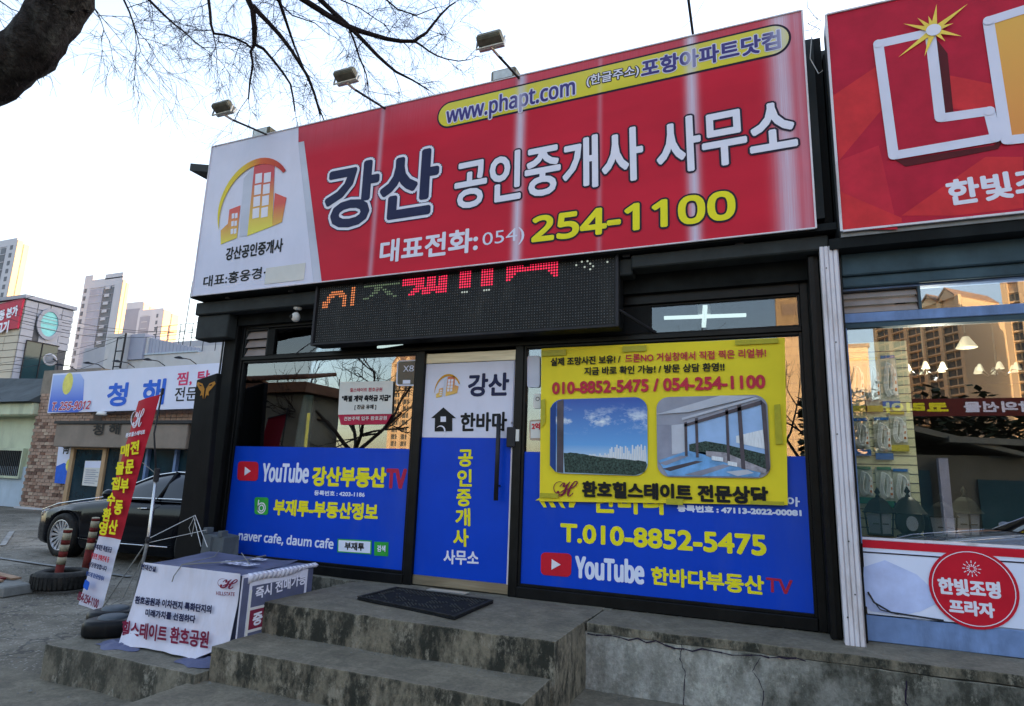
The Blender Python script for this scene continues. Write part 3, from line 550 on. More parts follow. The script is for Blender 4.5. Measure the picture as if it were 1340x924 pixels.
# paper notice in left window
F=((0,-0.02,0),(1,0,0),(0,0,1))
nt_=thing('paper_notice','white paper notice with black bold line and red footer taped inside the left window','notice',(-3.6,-.02,1.2))
q=[(-3.952,1.813),(-3.331,1.807),(-3.321,1.495),(-3.938,1.492)]; fpoly(F,q,-.003,-.001,'paper_sheet','paper_white',nt_)
q2=[(-3.937,1.49),(-3.321,1.492),(-3.377,1.399),(-3.894,1.392)]; fpoly(F,q2,-.003,-.001,'red_footer','dull_red',nt_)
tx('힐스테이트 환호공원',(-3.819,1.712,-3.447,1.71,0.0377),'dull_red',nt_,.001,.001); tx('"특별 계약 축하금 지급"',(-3.905,1.619,-3.349,1.618,0.0565),'black_ink',nt_,.004,.001); tx('[ 잔금 유예 ]',(-3.747,1.536,-3.501,1.537,0.0482),'black_ink',nt_,.002,.001)
tx('견본주택 입주 환호공원',(-3.862,1.433,-3.372,1.438,0.0371),'paper_white',nt_,.001,.001)
# ---- yellow poster ----
F=((0,-0.05,0),(1,0,0),(0,0,1))
po=thing('yellow_poster','large yellow poster with two view photos taped over the right window','poster',(-.9,-.05,.77))
b=MB(); q=[(-1.834,2.044),(0.0892,2.034),(0.052,0.8218),(-1.814,0.764)]; n=26
for j in range(9):
    for i in range(n+1): u,v=quad_uv(q,i/n,j/8); b.v.append(tuple(fr(F,u,v,-.006+.006*noise.noise((u*3,v*2.3,1)))))
for j in range(8):
    for i in range(n): k=j*(n+1)+i; b.f.append((k,k+1,k+n+2,k+n+1))
b.build('poster_sheet','poster_yellow',po,True)
D0=.006
tx('실제 조망사진 보유! /',(-1.74,1.887,-1.143,1.889,0.0662),'black_ink',po,.0025,D0); tx('드론NO 거실창에서 직접 찍은 리얼뷰!',(-1.102,1.891,-0.0457,1.89,0.0663),'poster_red',po,.0018,D0)
tx('지금 바로 확인 가능! / 방문 상담 환영!!',(-1.444,1.798,-0.3436,1.796,0.0643),'black_ink',po,.0025,D0)
tx('010-8852-5475 / 054-254-1100',(-1.719,1.647,-0.0632,1.66,0.0942),'poster_red',po,.0055,D0)
tx('환호힐스테이트 전문상담',(-1.447,0.8192,-0.079,0.8235,0.1165),'maroon_ink' if False else 'black_ink',po,.007,D0)
def hmark(F,B,m,par,d,name='script_mark'):
    # script capital with a sweeping loop on its left
    u0,v0,u1,v1,h=B; l=math.hypot(u1-u0,v1-v0); ex,ey=(u1-u0)/l,(v1-v0)/l; b=MB()
    tadd(b,'\u210b',F,(u0+ex*l*.12,v0+ey*l*.12,u1,v1,h),.0025,d)
    Q=[]
    for i in range(25):
        a=math.radians(60+300*i/24); x=.26+.26*math.cos(a); y=.52+.42*math.sin(a); Q.append((u0+ex*x*l-ey*y*h,v0+ey*x*l+ex*y*h))
    for i in range(24):
        a,c=Q[i],Q[i+1]; dx,dy=c[0]-a[0],c[1]-a[1]; L_=math.hypot(dx,dy); ww=h*.02*(.6+math.sin(math.pi*i/24)); nx,ny=-dy/L_*ww,dx/L_*ww
        b.add([fr(F,a[0]+nx,a[1]+ny,d+.002),fr(F,c[0]+nx,c[1]+ny,d+.002),fr(F,c[0]-nx,c[1]-ny,d+.002),fr(F,a[0]-nx,a[1]-ny,d+.002)],[(0,1,2,3)])
    return flat(b,name,m,par)
hmark(F,(-1.69,0.812,-1.49,0.8144,0.1217),'maroon_ink',po,D0)
# photos
q1=[(-1.737,1.599),(-0.9294,1.608),(-0.9286,0.9935),(-1.727,0.994)]
fpoly(F,rquad(q1,.13,.16,8),D0-.001,D0,'view_photo','photo_sky_view',po)
def Q1(*p): return [quad_uv(q1,s,t) for s,t in p]
hill=[(.15,.74)]+[(.15+.83*i/24,.735+.0035*i-.02*math.exp(-((i-4)/4)**2)+.012*noise.noise((i*.7,0,0))) for i in range(25)]+[(.995,.86),(.97,.95),(.88,.995),(.16,.985)]
fpoly(F,Q1(*hill),D0+.004,D0+.005,'photo_hill','photo_tree',po)
cb=[]; rnd=random.Random(3)
for i in range(34): s=.40+i*.0172; h_=.03+.12*rnd.random()*(1.1 if i>12 else .3)+(.03 if i>12 else 0); cb.append(Q1((s,.79-h_),(s+.0135,.79-h_),(s+.0135,.83),(s,.83)))
fmulti(F,cb,D0+.002,D0+.003,'photo_city_blocks','photo_city',po)
fmulti(F,[Q1((.0,.12),(.06,.04),(.065,.99),(.0,.90))],D0+.002,D0+.003,'photo_window_jamb','photo_blueframe',po); fmulti(F,[Q1((.075,.03),(.145,.005),(.145,.995),(.075,.985))],D0+.002,D0+.003,'photo_window_post','photo_frame',po)
q1=[(-0.8577,1.603),(-0.0523,1.609),(-0.0499,1.004),(-0.8546,0.99)]
fpoly(F,rquad(q1,.12,.15,8),D0-.001,D0,'room_photo','photo_ceiling',po)
e=D0+.001
for nm,m_,pp,k in (('photo_wall','photo_wall',[(.0,.35),(.28,.36),(.28,.74),(.0,.8)],1),('photo_wall_light','photo_wall_light',[(.14,.36),(.29,.34),(.29,.7),(.14,.72)],2),('photo_bright_sky','photo_sky2',[(.26,.36),(.96,.09),(.97,.92),(.5,.74),(.26,.68)],3),
    ('photo_far_hill','photo_tree',[(.30,.60),(.45,.56),(.62,.60),(.97,.72),(.97,.90),(.6,.78),(.30,.68)],4),('photo_far_city','photo_city',[(.72,.50),(.97,.42),(.97,.66),(.72,.58)],5),('photo_floor','photo_floor',[(.01,.80),(.28,.68),(.48,.70),(.93,.90),(.90,.985),(.10,.985)],4),('photo_shadow','photo_wall',[(.02,.83),(.22,.74),(.30,.74),(.08,.86)],5),('photo_shadow','photo_frame',[(.05,.90),(.36,.80),(.42,.81),(.12,.93)],5),('photo_shadow','photo_wall',[(.25,.97),(.60,.84),(.66,.86),(.40,.98)],5),('photo_light_patch','photo_wall_light',[(.62,.93),(.80,.90),(.86,.94),(.72,.98)],5),('photo_white_box','photo_city',[(.50,.74),(.60,.76),(.60,.81),(.50,.79)],9),('photo_white_box','photo_city',[(.64,.80),(.72,.82),(.72,.87),(.64,.85)],9),
    ('photo_sill','photo_sill',[(.45,.68),(.62,.70),(.97,.90),(.96,.95),(.75,.88),(.45,.74)],6)):
    fpoly(F,Q1(*pp),e+k*.0012,e+k*.0012+.0008,nm,m_,po)
fmulti(F,[Q1((.26,.33),(.285,.32),(.285,.74),(.26,.74)),Q1((.36,.28),(.385,.27),(.385,.76),(.36,.76)),Q1((.635,.18),(.66,.17),(.66,.82),(.635,.81)),Q1((.74,.13),(.775,.12),(.79,.90),(.755,.89)),Q1((.945,.06),(.985,.12),(.995,.9),(.965,.93)),Q1((.26,.35),(.95,.07),(.955,.12),(.26,.385))],e+.009,e+.0098,'photo_window_frames','photo_frame',po)
fmulti(F,[Q1((.0,.22),(.30,.20),(.9,.02),(.6,.0)),Q1((.24,.30),(.93,.05),(.90,.03),(.24,.27))],e+.0096,e+.0100,'photo_cornice','photo_wall_light',po)
tp=[[(-1.827,2.023),(-1.607,2.022),(-1.606,1.973),(-1.826,1.973)],[(-1.124,2.025),(-0.929,2.025),(-0.9324,1.978),(-1.124,1.977)],[(-0.2589,2.028),(0.045,2.028),(0.0435,1.993),(-0.2602,1.991)],[(-0.0063,1.532),(0.0351,1.537),(0.0397,1.25),(-0.0089,1.244)],[(-1.823,1.594),(-1.782,1.607),(-1.777,1.414),(-1.813,1.356)],[(-1.809,0.8315),(-1.651,0.8318),(-1.65,0.7955),(-1.808,0.7948)],[(-0.7917,0.8326),(-0.6676,0.8324),(-0.6685,0.7877),(-0.7923,0.7875)],[(-0.1948,0.8423),(0.0283,0.8443),(0.027,0.8179),(-0.1958,0.8154)]]
for pts in tp: fpoly(F,pts,.008,.0095,'tape_strip','tape',po)
# ======================= red shop sign =======================
F=((0,-0.38,0),(1,0,0),(0,0,1)); SX0,SX1,SZ0,SZ1=-5.72,.323,2.735,4.487
sg=thing('shop_sign','long red shop sign with sun bleached streaks and white logo panel at its left end','sign',(-2.7,-.38,2.73))
part('sign_box','sign_frame',sg,(SX0,SX1,-.372,-.16,SZ0,SZ1),bevel=.006)
part('sign_rim','alu_white',sg,(SX0-.004,SX0+.008,-.386,-.372,SZ0,SZ1),(SX1-.008,SX1+.004,-.386,-.372,SZ0,SZ1),(SX0+.008,SX1-.008,-.386,-.372,SZ0-.004,SZ0+.006),(SX0+.008,SX1-.008,-.386,-.372,SZ1-.006,SZ1+.004))
def SP(pts,m,name,d0,d1): return fpoly(F,pts,d0,d1,name,m,sg)
tl=-4.491,4.441; t2=-4.397,4.305; bl=-4.088,2.75; b2=-3.987,2.75
SP([(tl[0],SZ1-.006),(SX1-.008,SZ1-.006),(SX1-.008,SZ0+.006),(b2[0],SZ0+.006),t2,(tl[0]+.02,t2[1])],'sign_red','red_panel',-.006,-.003)
SP([(SX0+.008,SZ1-.006),(tl[0]-.002,SZ1-.006),(tl[0]+.018,t2[1]),(bl[0],SZ0+.006),(SX0+.008,SZ0+.006)],'white_vinyl','white_panel',-.006,-.003)
SP([(tl[0]+.02,t2[1]-.001),(t2[0]-.002,t2[1]-.001),(b2[0]-.003,SZ0+.006),(bl[0]+.002,SZ0+.006)],'sign_grey','grey_band',-.006,-.003)
D0=.0
tx('강산',(-4.02,3.282,-2.773,3.284,0.6318),'navy_ink',sg,.022,D0,outline=[(.058,'navy_ink'),(.049,'white_ink')])
tx('공인중개사 사무소',(-2.57,3.285,0.2292,3.333,0.4511),'white_ink',sg,.012,D0,outline=[(.027,'dark_line')])
tx('대표전화:',(-3.33,2.861,-2.329,2.865,0.2127),'white_ink',sg,.008,D0)
tx('054)',(-2.277,2.869,-1.887,2.879,0.1554),'white_vinyl',sg,.0,D0)
tx('254-1100',(-1.811,2.89,-0.2156,2.885,0.2123),'film_yellow',sg,.012,D0,outline=[(.027,'dark_line')],latin=True)
# pill
u0,v0,u1,v1,h=(-2.811,4.108,0.2389,4.151,0.2737)
l=math.hypot(u1-u0,v1-v0); ex,ey=(u1-u0)/l,(v1-v0)/l
def pill(g,m,name,d):
    P=[]; r=h/2
    for i in range(25): a=math.radians(90+180*i/24); P.append((r+(r+g)*math.cos(a),r+(r+g)*math.sin(a)))
    for i in range(25): a=math.radians(-90+180*i/24); P.append((l-r+(r+g)*math.cos(a),r+(r+g)*math.sin(a)))
    SP([(u0+ex*x-ey*y,v0+ey*x+ex*y) for x,y in P],m,name,d,d+.001)
pill(.0,'dark_line','pill_outline',-.002); pill(-.017,'sign_yellow','pill_panel',0)
tx('www.phapt.com',(-2.706,4.11,-1.463,4.13,0.2154),'sign_faint_navy',sg,.005,.002,outline=[(.016,'white_vinyl')],latin=True)
tx('(한글주소)',(-1.356,4.219,-0.9143,4.222,0.1094),'white_ink',sg,.002,.002,outline=[(.011,'dark_line')])
tx('포항아파트닷컴',(-0.8893,4.202,0.1568,4.205,0.1551),'sign_faint_navy',sg,.006,.002,outline=[(.014,'white_vinyl')])
q=[(-5.54,4.204),(-4.59,4.11),(-4.5,3.277),(-5.389,3.301)]; logo(F,q,D0,sg,'logo_grad','logo_grad_low')
cx,cz=-4.986,3.68; ar=arc(F,(cx,cz),.50,.53,205,38,.075,D0+.005,D0+.007,'logo_arc','arc_grad',sg)
tx('강산공인중개사',(-5.289,3.092,-4.526,3.109,0.1394),'black_ink',sg,.005,D0)
tx('대표:홍웅경·',(-5.565,2.822,-4.712,2.848,0.1218),'black_ink',sg,.003,D0)
fpoly(F,[(-4.71,2.949),(-4.207,2.953),(-4.208,2.78),(-4.709,2.779)],.0,.002,'blank_patch','paper_white',sg)
b=MB()
for i in range(7): b.box(SX0+.4+i*.85,SX0+.46+i*.85,-.30,-.24,2.70,2.735)
b.build('sign_bracket','steel_dark',sg)
# ---- LED message board ----
F=((0,-0.3,0),(1,0,0),(0,0,1))
led=thing('led_board','black dot matrix message board hanging under the red sign, lit red along its top','led board',(-2.6,-.3,2.15))
part('housing','plastic_black',led,(-4.11,-1.10,-.292,-.13,2.13,2.735),bevel=.008)
part('housing_rim','steel_dark',led,(-4.11,-4.085,-.315,-.292,2.13,2.735),(-1.125,-1.10,-.315,-.292,2.13,2.735),(-4.085,-1.125,-.315,-.292,2.13,2.15),bevel=.003)
part('hanger','steel_dark',led,(-3.6,-3.57,-.22,-.19,2.735,2.78),(-1.6,-1.57,-.22,-.19,2.735,2.78))
NC,NR=124,24; px_=(2.94)/NC; pz_=.575/NR; G5={}
rows_o=["..xxxx...xx","xxxxxxx..xx","xx...xx..xx","xx...xx..xx","xx...xx..xx"]
off=MB(); lit={'led_red':MB(),'led_orange':MB(),'led_green':MB(),'led_white':MB()}
LED_P=[('led_orange',2,17,2,9,["..........xx","...xxxx...xx","..xxxxxx..xx",".xxx..xxx.xx",".xx....xx.xx","xxx....xx.xx","xx.....xx.xx","xx.....xx.xx"]),
 ('led_green',22,38,2,7,["xxxxxxxxxxxxxx","....xxx.......","....xx.xx.....","...xx...xx....","..xx.....xx...","xx.........xx."]),
 ('led_red',40,59,1,7,["xxxxxxxx.xxx.xxxx","xxxxxxxx.xxx.xxxx",".....xxx.xxx.xxxx","....xxxxxxxxxxxxx","...xxx.xxxxxxxxxx","..xxx..xxxx.xxxxx"]),
 ('led_red',65,69,0,6,["x","x","x","x","x","x"]),('led_red',74,78,0,6,["x","x","x","x","x","x"]),
 ('led_red',84,103,0,5,["xxxxxxxxxxxxxxxxxxxx","xxxxxxxxxxxxxxxxxxxx","xxxx............xxxx","xxx..............xxx","xx................xx"])]
def zone(c,r):   # lit pattern: colour, first and last column, first and last row, cells
    for m_,c0,c1,r0,r1,pat in LED_P:
        if c0<=c<=c1 and r0<=r<=r1:
            row=pat[min(len(pat)-1,int((r-r0)/(r1-r0+1)*len(pat)))]; return m_ if row[min(len(row)-1,int((c-c0)/(c1-c0+1)*len(row)))]=='x' else None
    if (c in (66,67,68,75,76,77) and r==8) or (r,c) in ((1,112),(1,114),(2,110),(2,115),(3,113),(3,116),(4,115),(2,121)): return 'led_white'
    return None
for r in range(NR):
    for c in range(NC):
        x=-4.075+(c+.5)*px_; z=2.735-(r+.5)*pz_; k=zone(c,r); bb=lit[k] if k else off; R_=.0092 if k else .0068
        pts=[(x+R_*math.cos(a),z+R_*math.sin(a)) for a in [math.pi/3*i for i in range(6)]]; y=-.296 if k else -.2945
        n0=len(bb.v); bb.v+=[(u,y+.004,v) for u,v in pts]+[(x,y-.003,z)]; bb.f+=[(n0+i,n0+(i+1)%6,n0+6) for i in range(6)]
kind(off.build('unlit_dots','led_off',led),'stuff')
for k in lit: kind(lit[k].build('lit_dots',k,led),'stuff')
part('side_arm','steel_dark',led,(-1.10,-1.02,-.25,-.22,2.58,2.61)); MB().tube([(-1.10,-.29,2.27),(-.86,-.03,2.13)],.012,6).build('stay','steel_dark',led)
# ---- second sign ----
F=((0,-0.38,0),(1,0,0),(0,0,1)); TX0,TZ0,TZ1=.475,2.69,4.40
s2=thing('neighbour_sign','bright red faceted sign with huge white edged capital letters at the right edge','sign',(2,-.38,2.7))
part('sign_box','sign_frame',s2,(TX0,3.9,-.372,-.15,TZ0,TZ1),bevel=.006)
part('sign_rim','alu_white',s2,(TX0-.006,TX0+.01,-.388,-.372,TZ0,TZ1),(TX0+.01,3.9,-.388,-.372,TZ0-.006,TZ0+.008),(TX0+.01,3.9,-.388,-.372,TZ1-.006,TZ1+.006))
def S2(pts,m,name,d0=0,d1=.0008): return fpoly(F,pts,d0,d1,name,m,s2)
S2([(TX0+.01,TZ0+.008),(3.88,TZ0+.008),(3.88,TZ1-.006),(TX0+.01,TZ1-.006)],'red_facet_a','red_panel',-.006,-.003)
fz=[('red_facet_b',[(0.4859,3.732),(0.7625,3.893),(0.9629,3.772),(0.4942,3.22)]),('red_facet_c',[(0.4942,3.22),(0.7439,3.291),(0.8114,2.664),(0.4768,2.701)]),('red_facet_b',[(0.4802,2.99),(0.8393,2.742),(0.8369,2.709),(0.4768,2.701)]),('red_facet_b',[(0.8405,2.758),(1.337,3.098),(1.531,3.063),(1.496,2.719),(1.137,2.717)]),('red_facet_b',[(1.183,3.731),(1.466,3.584),(1.406,3.386),(1.145,3.498)])]
for i,(m_,p_) in enumerate(fz): S2(p_,m_,'printed_facet',-.003+.0003*i,-.0027+.0003*i)
S2([(1.126,4.059),(1.196,3.892),(1.191,3.431),(1.132,3.444),(1.13,3.732)],'shadow_print','letter_shadow',0,.0005); S2([(0.8349,3.16),(1.385,3.171),(1.455,3.223),(1.407,3.14),(1.13,3.119),(0.8891,3.105)],'shadow_print','letter_shadow',0,.0005); S2([(1.392,3.411),(1.448,3.399),(1.448,3.186),(1.417,3.165),(1.401,3.332)],'shadow_print','letter_shadow',.0002,.0006)
def outline_letter(pts,w,fill,name):
    # rounded white border round a filled letter
    b=MB(); n=len(pts)
    for i in range(n):
        a,c=Vector(pts[i]),Vector(pts[(i+1)%n]); d=(c-a).normalized(); s=Vector((-d.y,d.x))*w/2
        b.prism([fr(F,*p,.004+.0006*i) for p in (a-s,c-s,c+s,a+s)],(0,-.0003,0)); b.prism([fr(F,*p,.009) for p in ell(a,w/2,w/2,16)],(0,-.0006,0))
    S2(pts,fill,name+'_fill',.0015,.003); b.build(name+'_border','white_vinyl',s2)
outline_letter([(0.7938,4.069),(1.109,4.076),(1.113,3.419),(1.384,3.413),(1.402,3.217),(0.824,3.196)],.063,'red_facet_a','letter_l')
outline_letter([*[(1.442,4.073)],*[(1.456,3.19)],(3.3,TZ0+.42),(3.3,TZ1-.05)][:4] ,.063,'gold_grad','letter_e')
cx,cz=1.128,4.083; st=[]
for i,(a,r) in enumerate([(35,.26),(80,.20),(125,.15),(215,.27),(250,.20),(150,.2),(330,.18),(10,.12),(300,.12),(100,.12)]):
    a=math.radians(a); st.append([(cx+r*math.cos(a),cz+r*math.sin(a)),(cx+.022*math.cos(a+1.57),cz+.022*math.sin(a+1.57)),(cx-.02*math.cos(a),cz-.02*math.sin(a)),(cx+.022*math.cos(a-1.57),cz+.022*math.sin(a-1.57))])
b=MB()
for i,p_ in enumerate(st): b.prism([fr(F,*p,.011+.0003*i) for p in p_],(0,-.0002,0))
b.build('sparkle','star_yellow',s2); S2(ell((cx,cz),.045,.045,16),'white_ink','sparkle_core',.016,.0165)
text('한빛조명프라자',F,(1.115,2.79,2.368,2.832,0.1699),.008,'white_ink',s2,.0)
part('sign_bracket','sign_frame',s2,(TX0,3.9,-.36,-.12,2.655,2.688))
# ======================= sign floodlights =======================
def floodlight(bx,ly,lz,label):
    t=thing('sign_floodlight',label,'floodlight',(bx,-.30,4.49),'floodlights on arms along the top of the red sign')
    MB().tube([(bx,-.25,4.47),(bx,-.30,4.50),(bx,ly+.10,lz-.035)],.011,8).build('arm','steel_dark',t,True)
    part('arm_base','steel_dark',t,(bx-.035,bx+.035,-.33,-.22,4.488,4.505))
    # head: rounded housing turned back toward the sign, visor, ballast box and U bracket
    h=MB(); c=Vector((bx-.02,ly,lz+.05))
    def P(x,y,z): ca,sa=math.cos(-.45),math.sin(-.45); x*=.84; y*=.84; z*=.84; return c+Vector((x,y*ca-z*sa,y*sa+z*ca))
    pr=[(-.07,-.034),(-.04,-.046),(.03,-.044),(.07,-.028),(.07,.012),(.04,.040),(-.04,.042),(-.07,.024)]
    h.prism([P(-.135,y,z) for y,z in pr],P(.25,0,0)-P(0,0,0)); h.build('lamp_head','lamp_grey',t,bevel=.008,seg=2)
    h=MB(); h.prism([P(-.145,y,z) for y,z in ((.05,-.055),(.085,-.045),(.085,.03),(.05,.048))],P(.27,0,0)-P(0,0,0)); h.build('visor','lamp_alu',t,bevel=.004)
    h=MB(); h.prism([P(-.05,y,z) for y,z in ((-.05,.043),(.02,.042),(.01,.078),(-.045,.078))],P(.11,0,0)-P(0,0,0)); h.build('ballast_box','plastic_black',t,bevel=.006)
    h=MB(); h.tube([P(-.15,0,-.005),P(-.15,.02,-.09),P(.145,.02,-.09),P(.145,0,-.005)],.009,6); h.tube([P(0,.02,-.09),Vector((bx,ly+.10,lz-.035))],.012,6); h.build('bracket','lamp_alu',t)
    return t
fl0=floodlight(-4.93,-.93,4.43,'weathered floodlight on an arm over the white logo panel at the sign left end')
dup(fl0,(1.515,-.02,-.02),'weathered floodlight on an arm over the red area between the dark and white lettering'); dup(fl0,(2.94,.0,-.02),'weathered floodlight on an arm above the web address pill'); floodlight(-.48,-1.05,4.80,'floodlight nearest the right end of the red sign, its head above the picture')
def jbox(x,y,z,label,r):
    t=thing('junction_box',label,'junction box',(x,y,z),'junction boxes on the roof behind the red sign',r)
    MB().box(x-.13,x+.13,y-.09,y+.09,z,z+.13).build('box_body','lamp_grey',t,bevel=.012,seg=2); part('box_face','lamp_alu',t,(x-.10,x+.10,y-.095,y-.09,z+.02,z+.11)); return t
jbox(-5.333,0,4.732-.05,'weathered metal box behind the sign top next to the leftmost floodlight',.0); jbox(-2.284,0,4.751-.05,'weathered metal box behind the sign top beside the third floodlight',.0)
# security camera
sc=thing('security_camera','small white dome security camera under the soffit left of the message board','camera',(-4.409,-.2,2.35))
cx,cz=-4.411,2.493
MB().lathe((cx,-.2,cz+.02),[(0,.07),(.038,.07),(.042,.05),(.040,.03),(.02,.02),(0,.02)],16).build('mount','plastic_white',sc,True)
b=MB(); b.lathe((cx-.005,-.21,cz-.035),[(.0,.05),(.02,.046),(.037,.03),(.045,0),(.037,-.03),(.02,-.046),(0,-.05)],16); b.build('camera_ball','plastic_white',sc,True)
MB().lathe((cx-.028,-.25,cz-.035),[(0,-.006),(.02,-.004),(.022,.01),(0,.012)],14,axis='y').build('lens','plastic_black',sc,True); part('mount_plate','steel_dark',sc,(cx-.05,cx+.05,-.24,-.12,cz+.09,cz+.10)); MB().tube([(cx,-.2,cz+.1),(cx,-.2,2.5)],.012,6).build('mount_stem','steel_dark',sc)
# ceiling lights inside
def tube_lamp(c,L_,ang,label):
    t=thing('ceiling_light',label,'ceiling light',c); m_=Matrix.Rotation(ang,3,'Z')
    for k,(a,nm) in enumerate(((0,'light_bar'),(math.pi/2,'light_bar'))):
        if k and L_<.6: break
        R_=Matrix.Rotation(ang+a,3,'Z'); P=[Vector(c)+R_@Vector(p) for p in ((-L_/2,-.022,-.05-.004*k),(L_/2,-.022,-.05-.004*k),(L_/2,.022,-.05-.004*k),(-L_/2,.022,-.05-.004*k))]
        MB().prism(P,(0,0,.03)).build(nm,'tube_light',t)
    MB().box(c[0]-.06,c[0]+.06,c[1]-.06,c[1]+.06,c[2]-.02,c[2]+.08).build('mounting_box','plastic_white',t)
    return t
tube_lamp((-.64,1.61,2.70),.82,.12,'lit cross shaped ceiling light seen through the right transom'); tube_lamp((-5.08+.25,2.08,2.70),.5,-.3,'lit short ceiling light seen through the left transom')
# wires between signs
b=MB()
b.tube([(.40,-.2,4.9),(.37,-.25,4.6),(.43,-.28,4.45),(.36,-.3,4.42),(.44,-.3,4.35),(.38,-.3,4.30),(.36,-.3,4.12),(.41,-.3,3.98),(.44,-.3,4.0)],.0035,5); b.tube([(.33,-.25,4.4),(.39,-.3,4.36),(.45,-.3,4.42),(.40,-.28,4.5),(.36,-.3,4.44)],.003,5); b.tube([(-.62,.1,4.95),(-.5,.1,5.05),(-.42,.12,5.2)],.003,4)
tag(b.build('loose_wires','rope'),'tangle of thin pale loose wires in the gap between the two red signs','wires')
# ======================= butterfly board =======================
bd=thing('black_board','tall black board with an orange butterfly mark leaning by the shop left pillar','board',(-5.4,-.36,-.36))
q=[(-5.503,1.827),(-5.226,1.89),(-5.149,0.1488),(-5.485,0.0881)]; F=((0,-0.36,0),(1,0,0),(0,0,1))
b=MB(); b.prism([fr(F,*p,0) for p in [q[0],lerp2(q[0],q[1],.5),q[1],q[2],(q[2][0],-.36),(q[3][0],-.36),q[3]]],(0,.07,0)); b.build('board_panel','wall_black',bd,bevel=.008)
c0=-5.357,1.728
b=MB()
for sx in (-1,1):
    W=[(.012,.0),(.05,.055),(.115,.075),(.13,.05),(.085,.0),(.05,-.03),(.06,-.07),(.03,-.06),(.012,-.10),(.012,-.04)]
    b.prism([fr(F,c0[0]+sx*a,c0[1]+c,.001) for a,c in W],(0,-.003,0))
b.build('butterfly_mark','orange_mark',bd)
b=MB()
for sx in (-1,1): b.prism([fr(F,c0[0]+sx*a,c0[1]+c,.005) for a,c in ((.04,.03),(.09,.052),(.08,.03))],(0,-.002,0))
b.build('mark_pattern','black_ink',bd)
# ======================= grey plastic bin =======================
bn=thing('plastic_bin','small dark grey plastic bin between the draped box and the shop pillar','bin',(-4.9,-.30,-.36))
MB().hexa([(-5.12,-.42,-.36),(-4.86,-.42,-.36),(-4.78,-.2,-.36),(-5.08,-.2,-.36),(-5.10,-.40,.33),(-4.83,-.40,.31),(-4.83,-.2,.31),(-5.10,-.2,.33)]).build('bin_body','grey_plastic',bn,bevel=.012)
part('bin_rib','grey_plastic',bn,(-4.99,-4.96,-.425,-.40,-.2,.30)); part('bin_lug','grey_plastic',bn,(-5.09,-5.04,-.41,-.33,.325,.38),(-4.90,-4.85,-.41,-.33,.305,.36),bevel=.004)
# ======================= draped box =======================
bx=thing('draped_box','box wrapped in a white and navy printed banner tied with string on the low slab','wrapped box',(-4,-1,-.36))
FB=((0,-1.47,0),(1,0,0),(0,0,1)); BZ=.222; BY0,BY1=-1.46,-.68; BXL,BXR=-4.47,-3.50
part('box_body','cloth_navy',bx,(BXL+.02,BXR-.01,BY0+.02,BY1-.02,-.36,BZ-.02))
b=MB(); nx,ny=30,18     # top sheet
for j in range(ny+1):
    for i in range(nx+1):
        x=BXL-.01+(BXR+.02-BXL)*i/nx; y=BY0+(BY1-BY0)*j/ny; z=BZ-.008+.012*noise.noise((x*4,y*4,0))-.01*abs(math.sin((x+y)*3.0)); x+= -.20*(j/ny) if i<2 else -.20*(j/ny)
        b.v.append((x,y,z))
for j in range(ny):
    for i in range(nx): k=j*(nx+1)+i; b.f.append((k,k+1,k+nx+2,k+nx+1))
b.build('top_cloth','cloth_navy',bx,True)
b=MB(); nx,nz=44,26     # front sheet, hem sagging and kicked out, folds
def front(i,j):
    s=i/nx; t=j/nz; bot=-.352+.02*math.sin(s*7)-.035*math.exp(-((s-.45)/.3)**2)*0; bot=-.34+.10*max(0,s-.78)/.22 if s>.78 else -.345
    x=BXL+(BXR-BXL)*s-.03*t*(1-s)-.015*t; z=BZ-(BZ-bot)*t; y=BY0-.02-.07*t*t-.012*math.sin(s*9+1)*t-.02*t*noise.noise((s*5,t*2,3))-.006*math.sin(s*30+t*4)*t
    if s>.78: y+=.05*t*(s-.78)/.22
    return (x,y,z)
for j in range(nz+1):
    for i in range(nx+1): b.v.append(front(i,j))
for j in range(nz):
    for i in range(nx): k=j*(nx+1)+i; b.f.append((k,k+1,k+nx+2,k+nx+1))
b.build('front_cloth','cloth_white',bx,True)
b=MB()     # navy flap hem crumpled on the slab
for (x0,x1,y0,y1,hh) in ((-4.70,-4.30,-1.66,-1.46,.045),(-3.86,-3.52,-1.68,-1.44,.04)):
    n=14; k0=len(b.v)
    for j in range(n+1):
        for i in range(n+1):
            s=i/n; t=j/n; e=math.sin(math.pi*s)**.5*math.sin(math.pi*t)**.5; x=x0+(x1-x0)*s+.05*noise.noise((s*3,t*3,x0)); y=y0+(y1-y0)*t+.05*noise.noise((s*3,t*3,x0+5))+.10*abs(s-.5)
            b.v.append((x,y,-.356+e*(.012+hh*abs(noise.noise((s*4,t*4,x0+9))))))
    for j in range(n):
        for i in range(n): k=k0+j*(n+1)+i; b.f.append((k,k+1,k+n+2,k+n+1))
b.build('hem_flap','cloth_navy',bx,True)
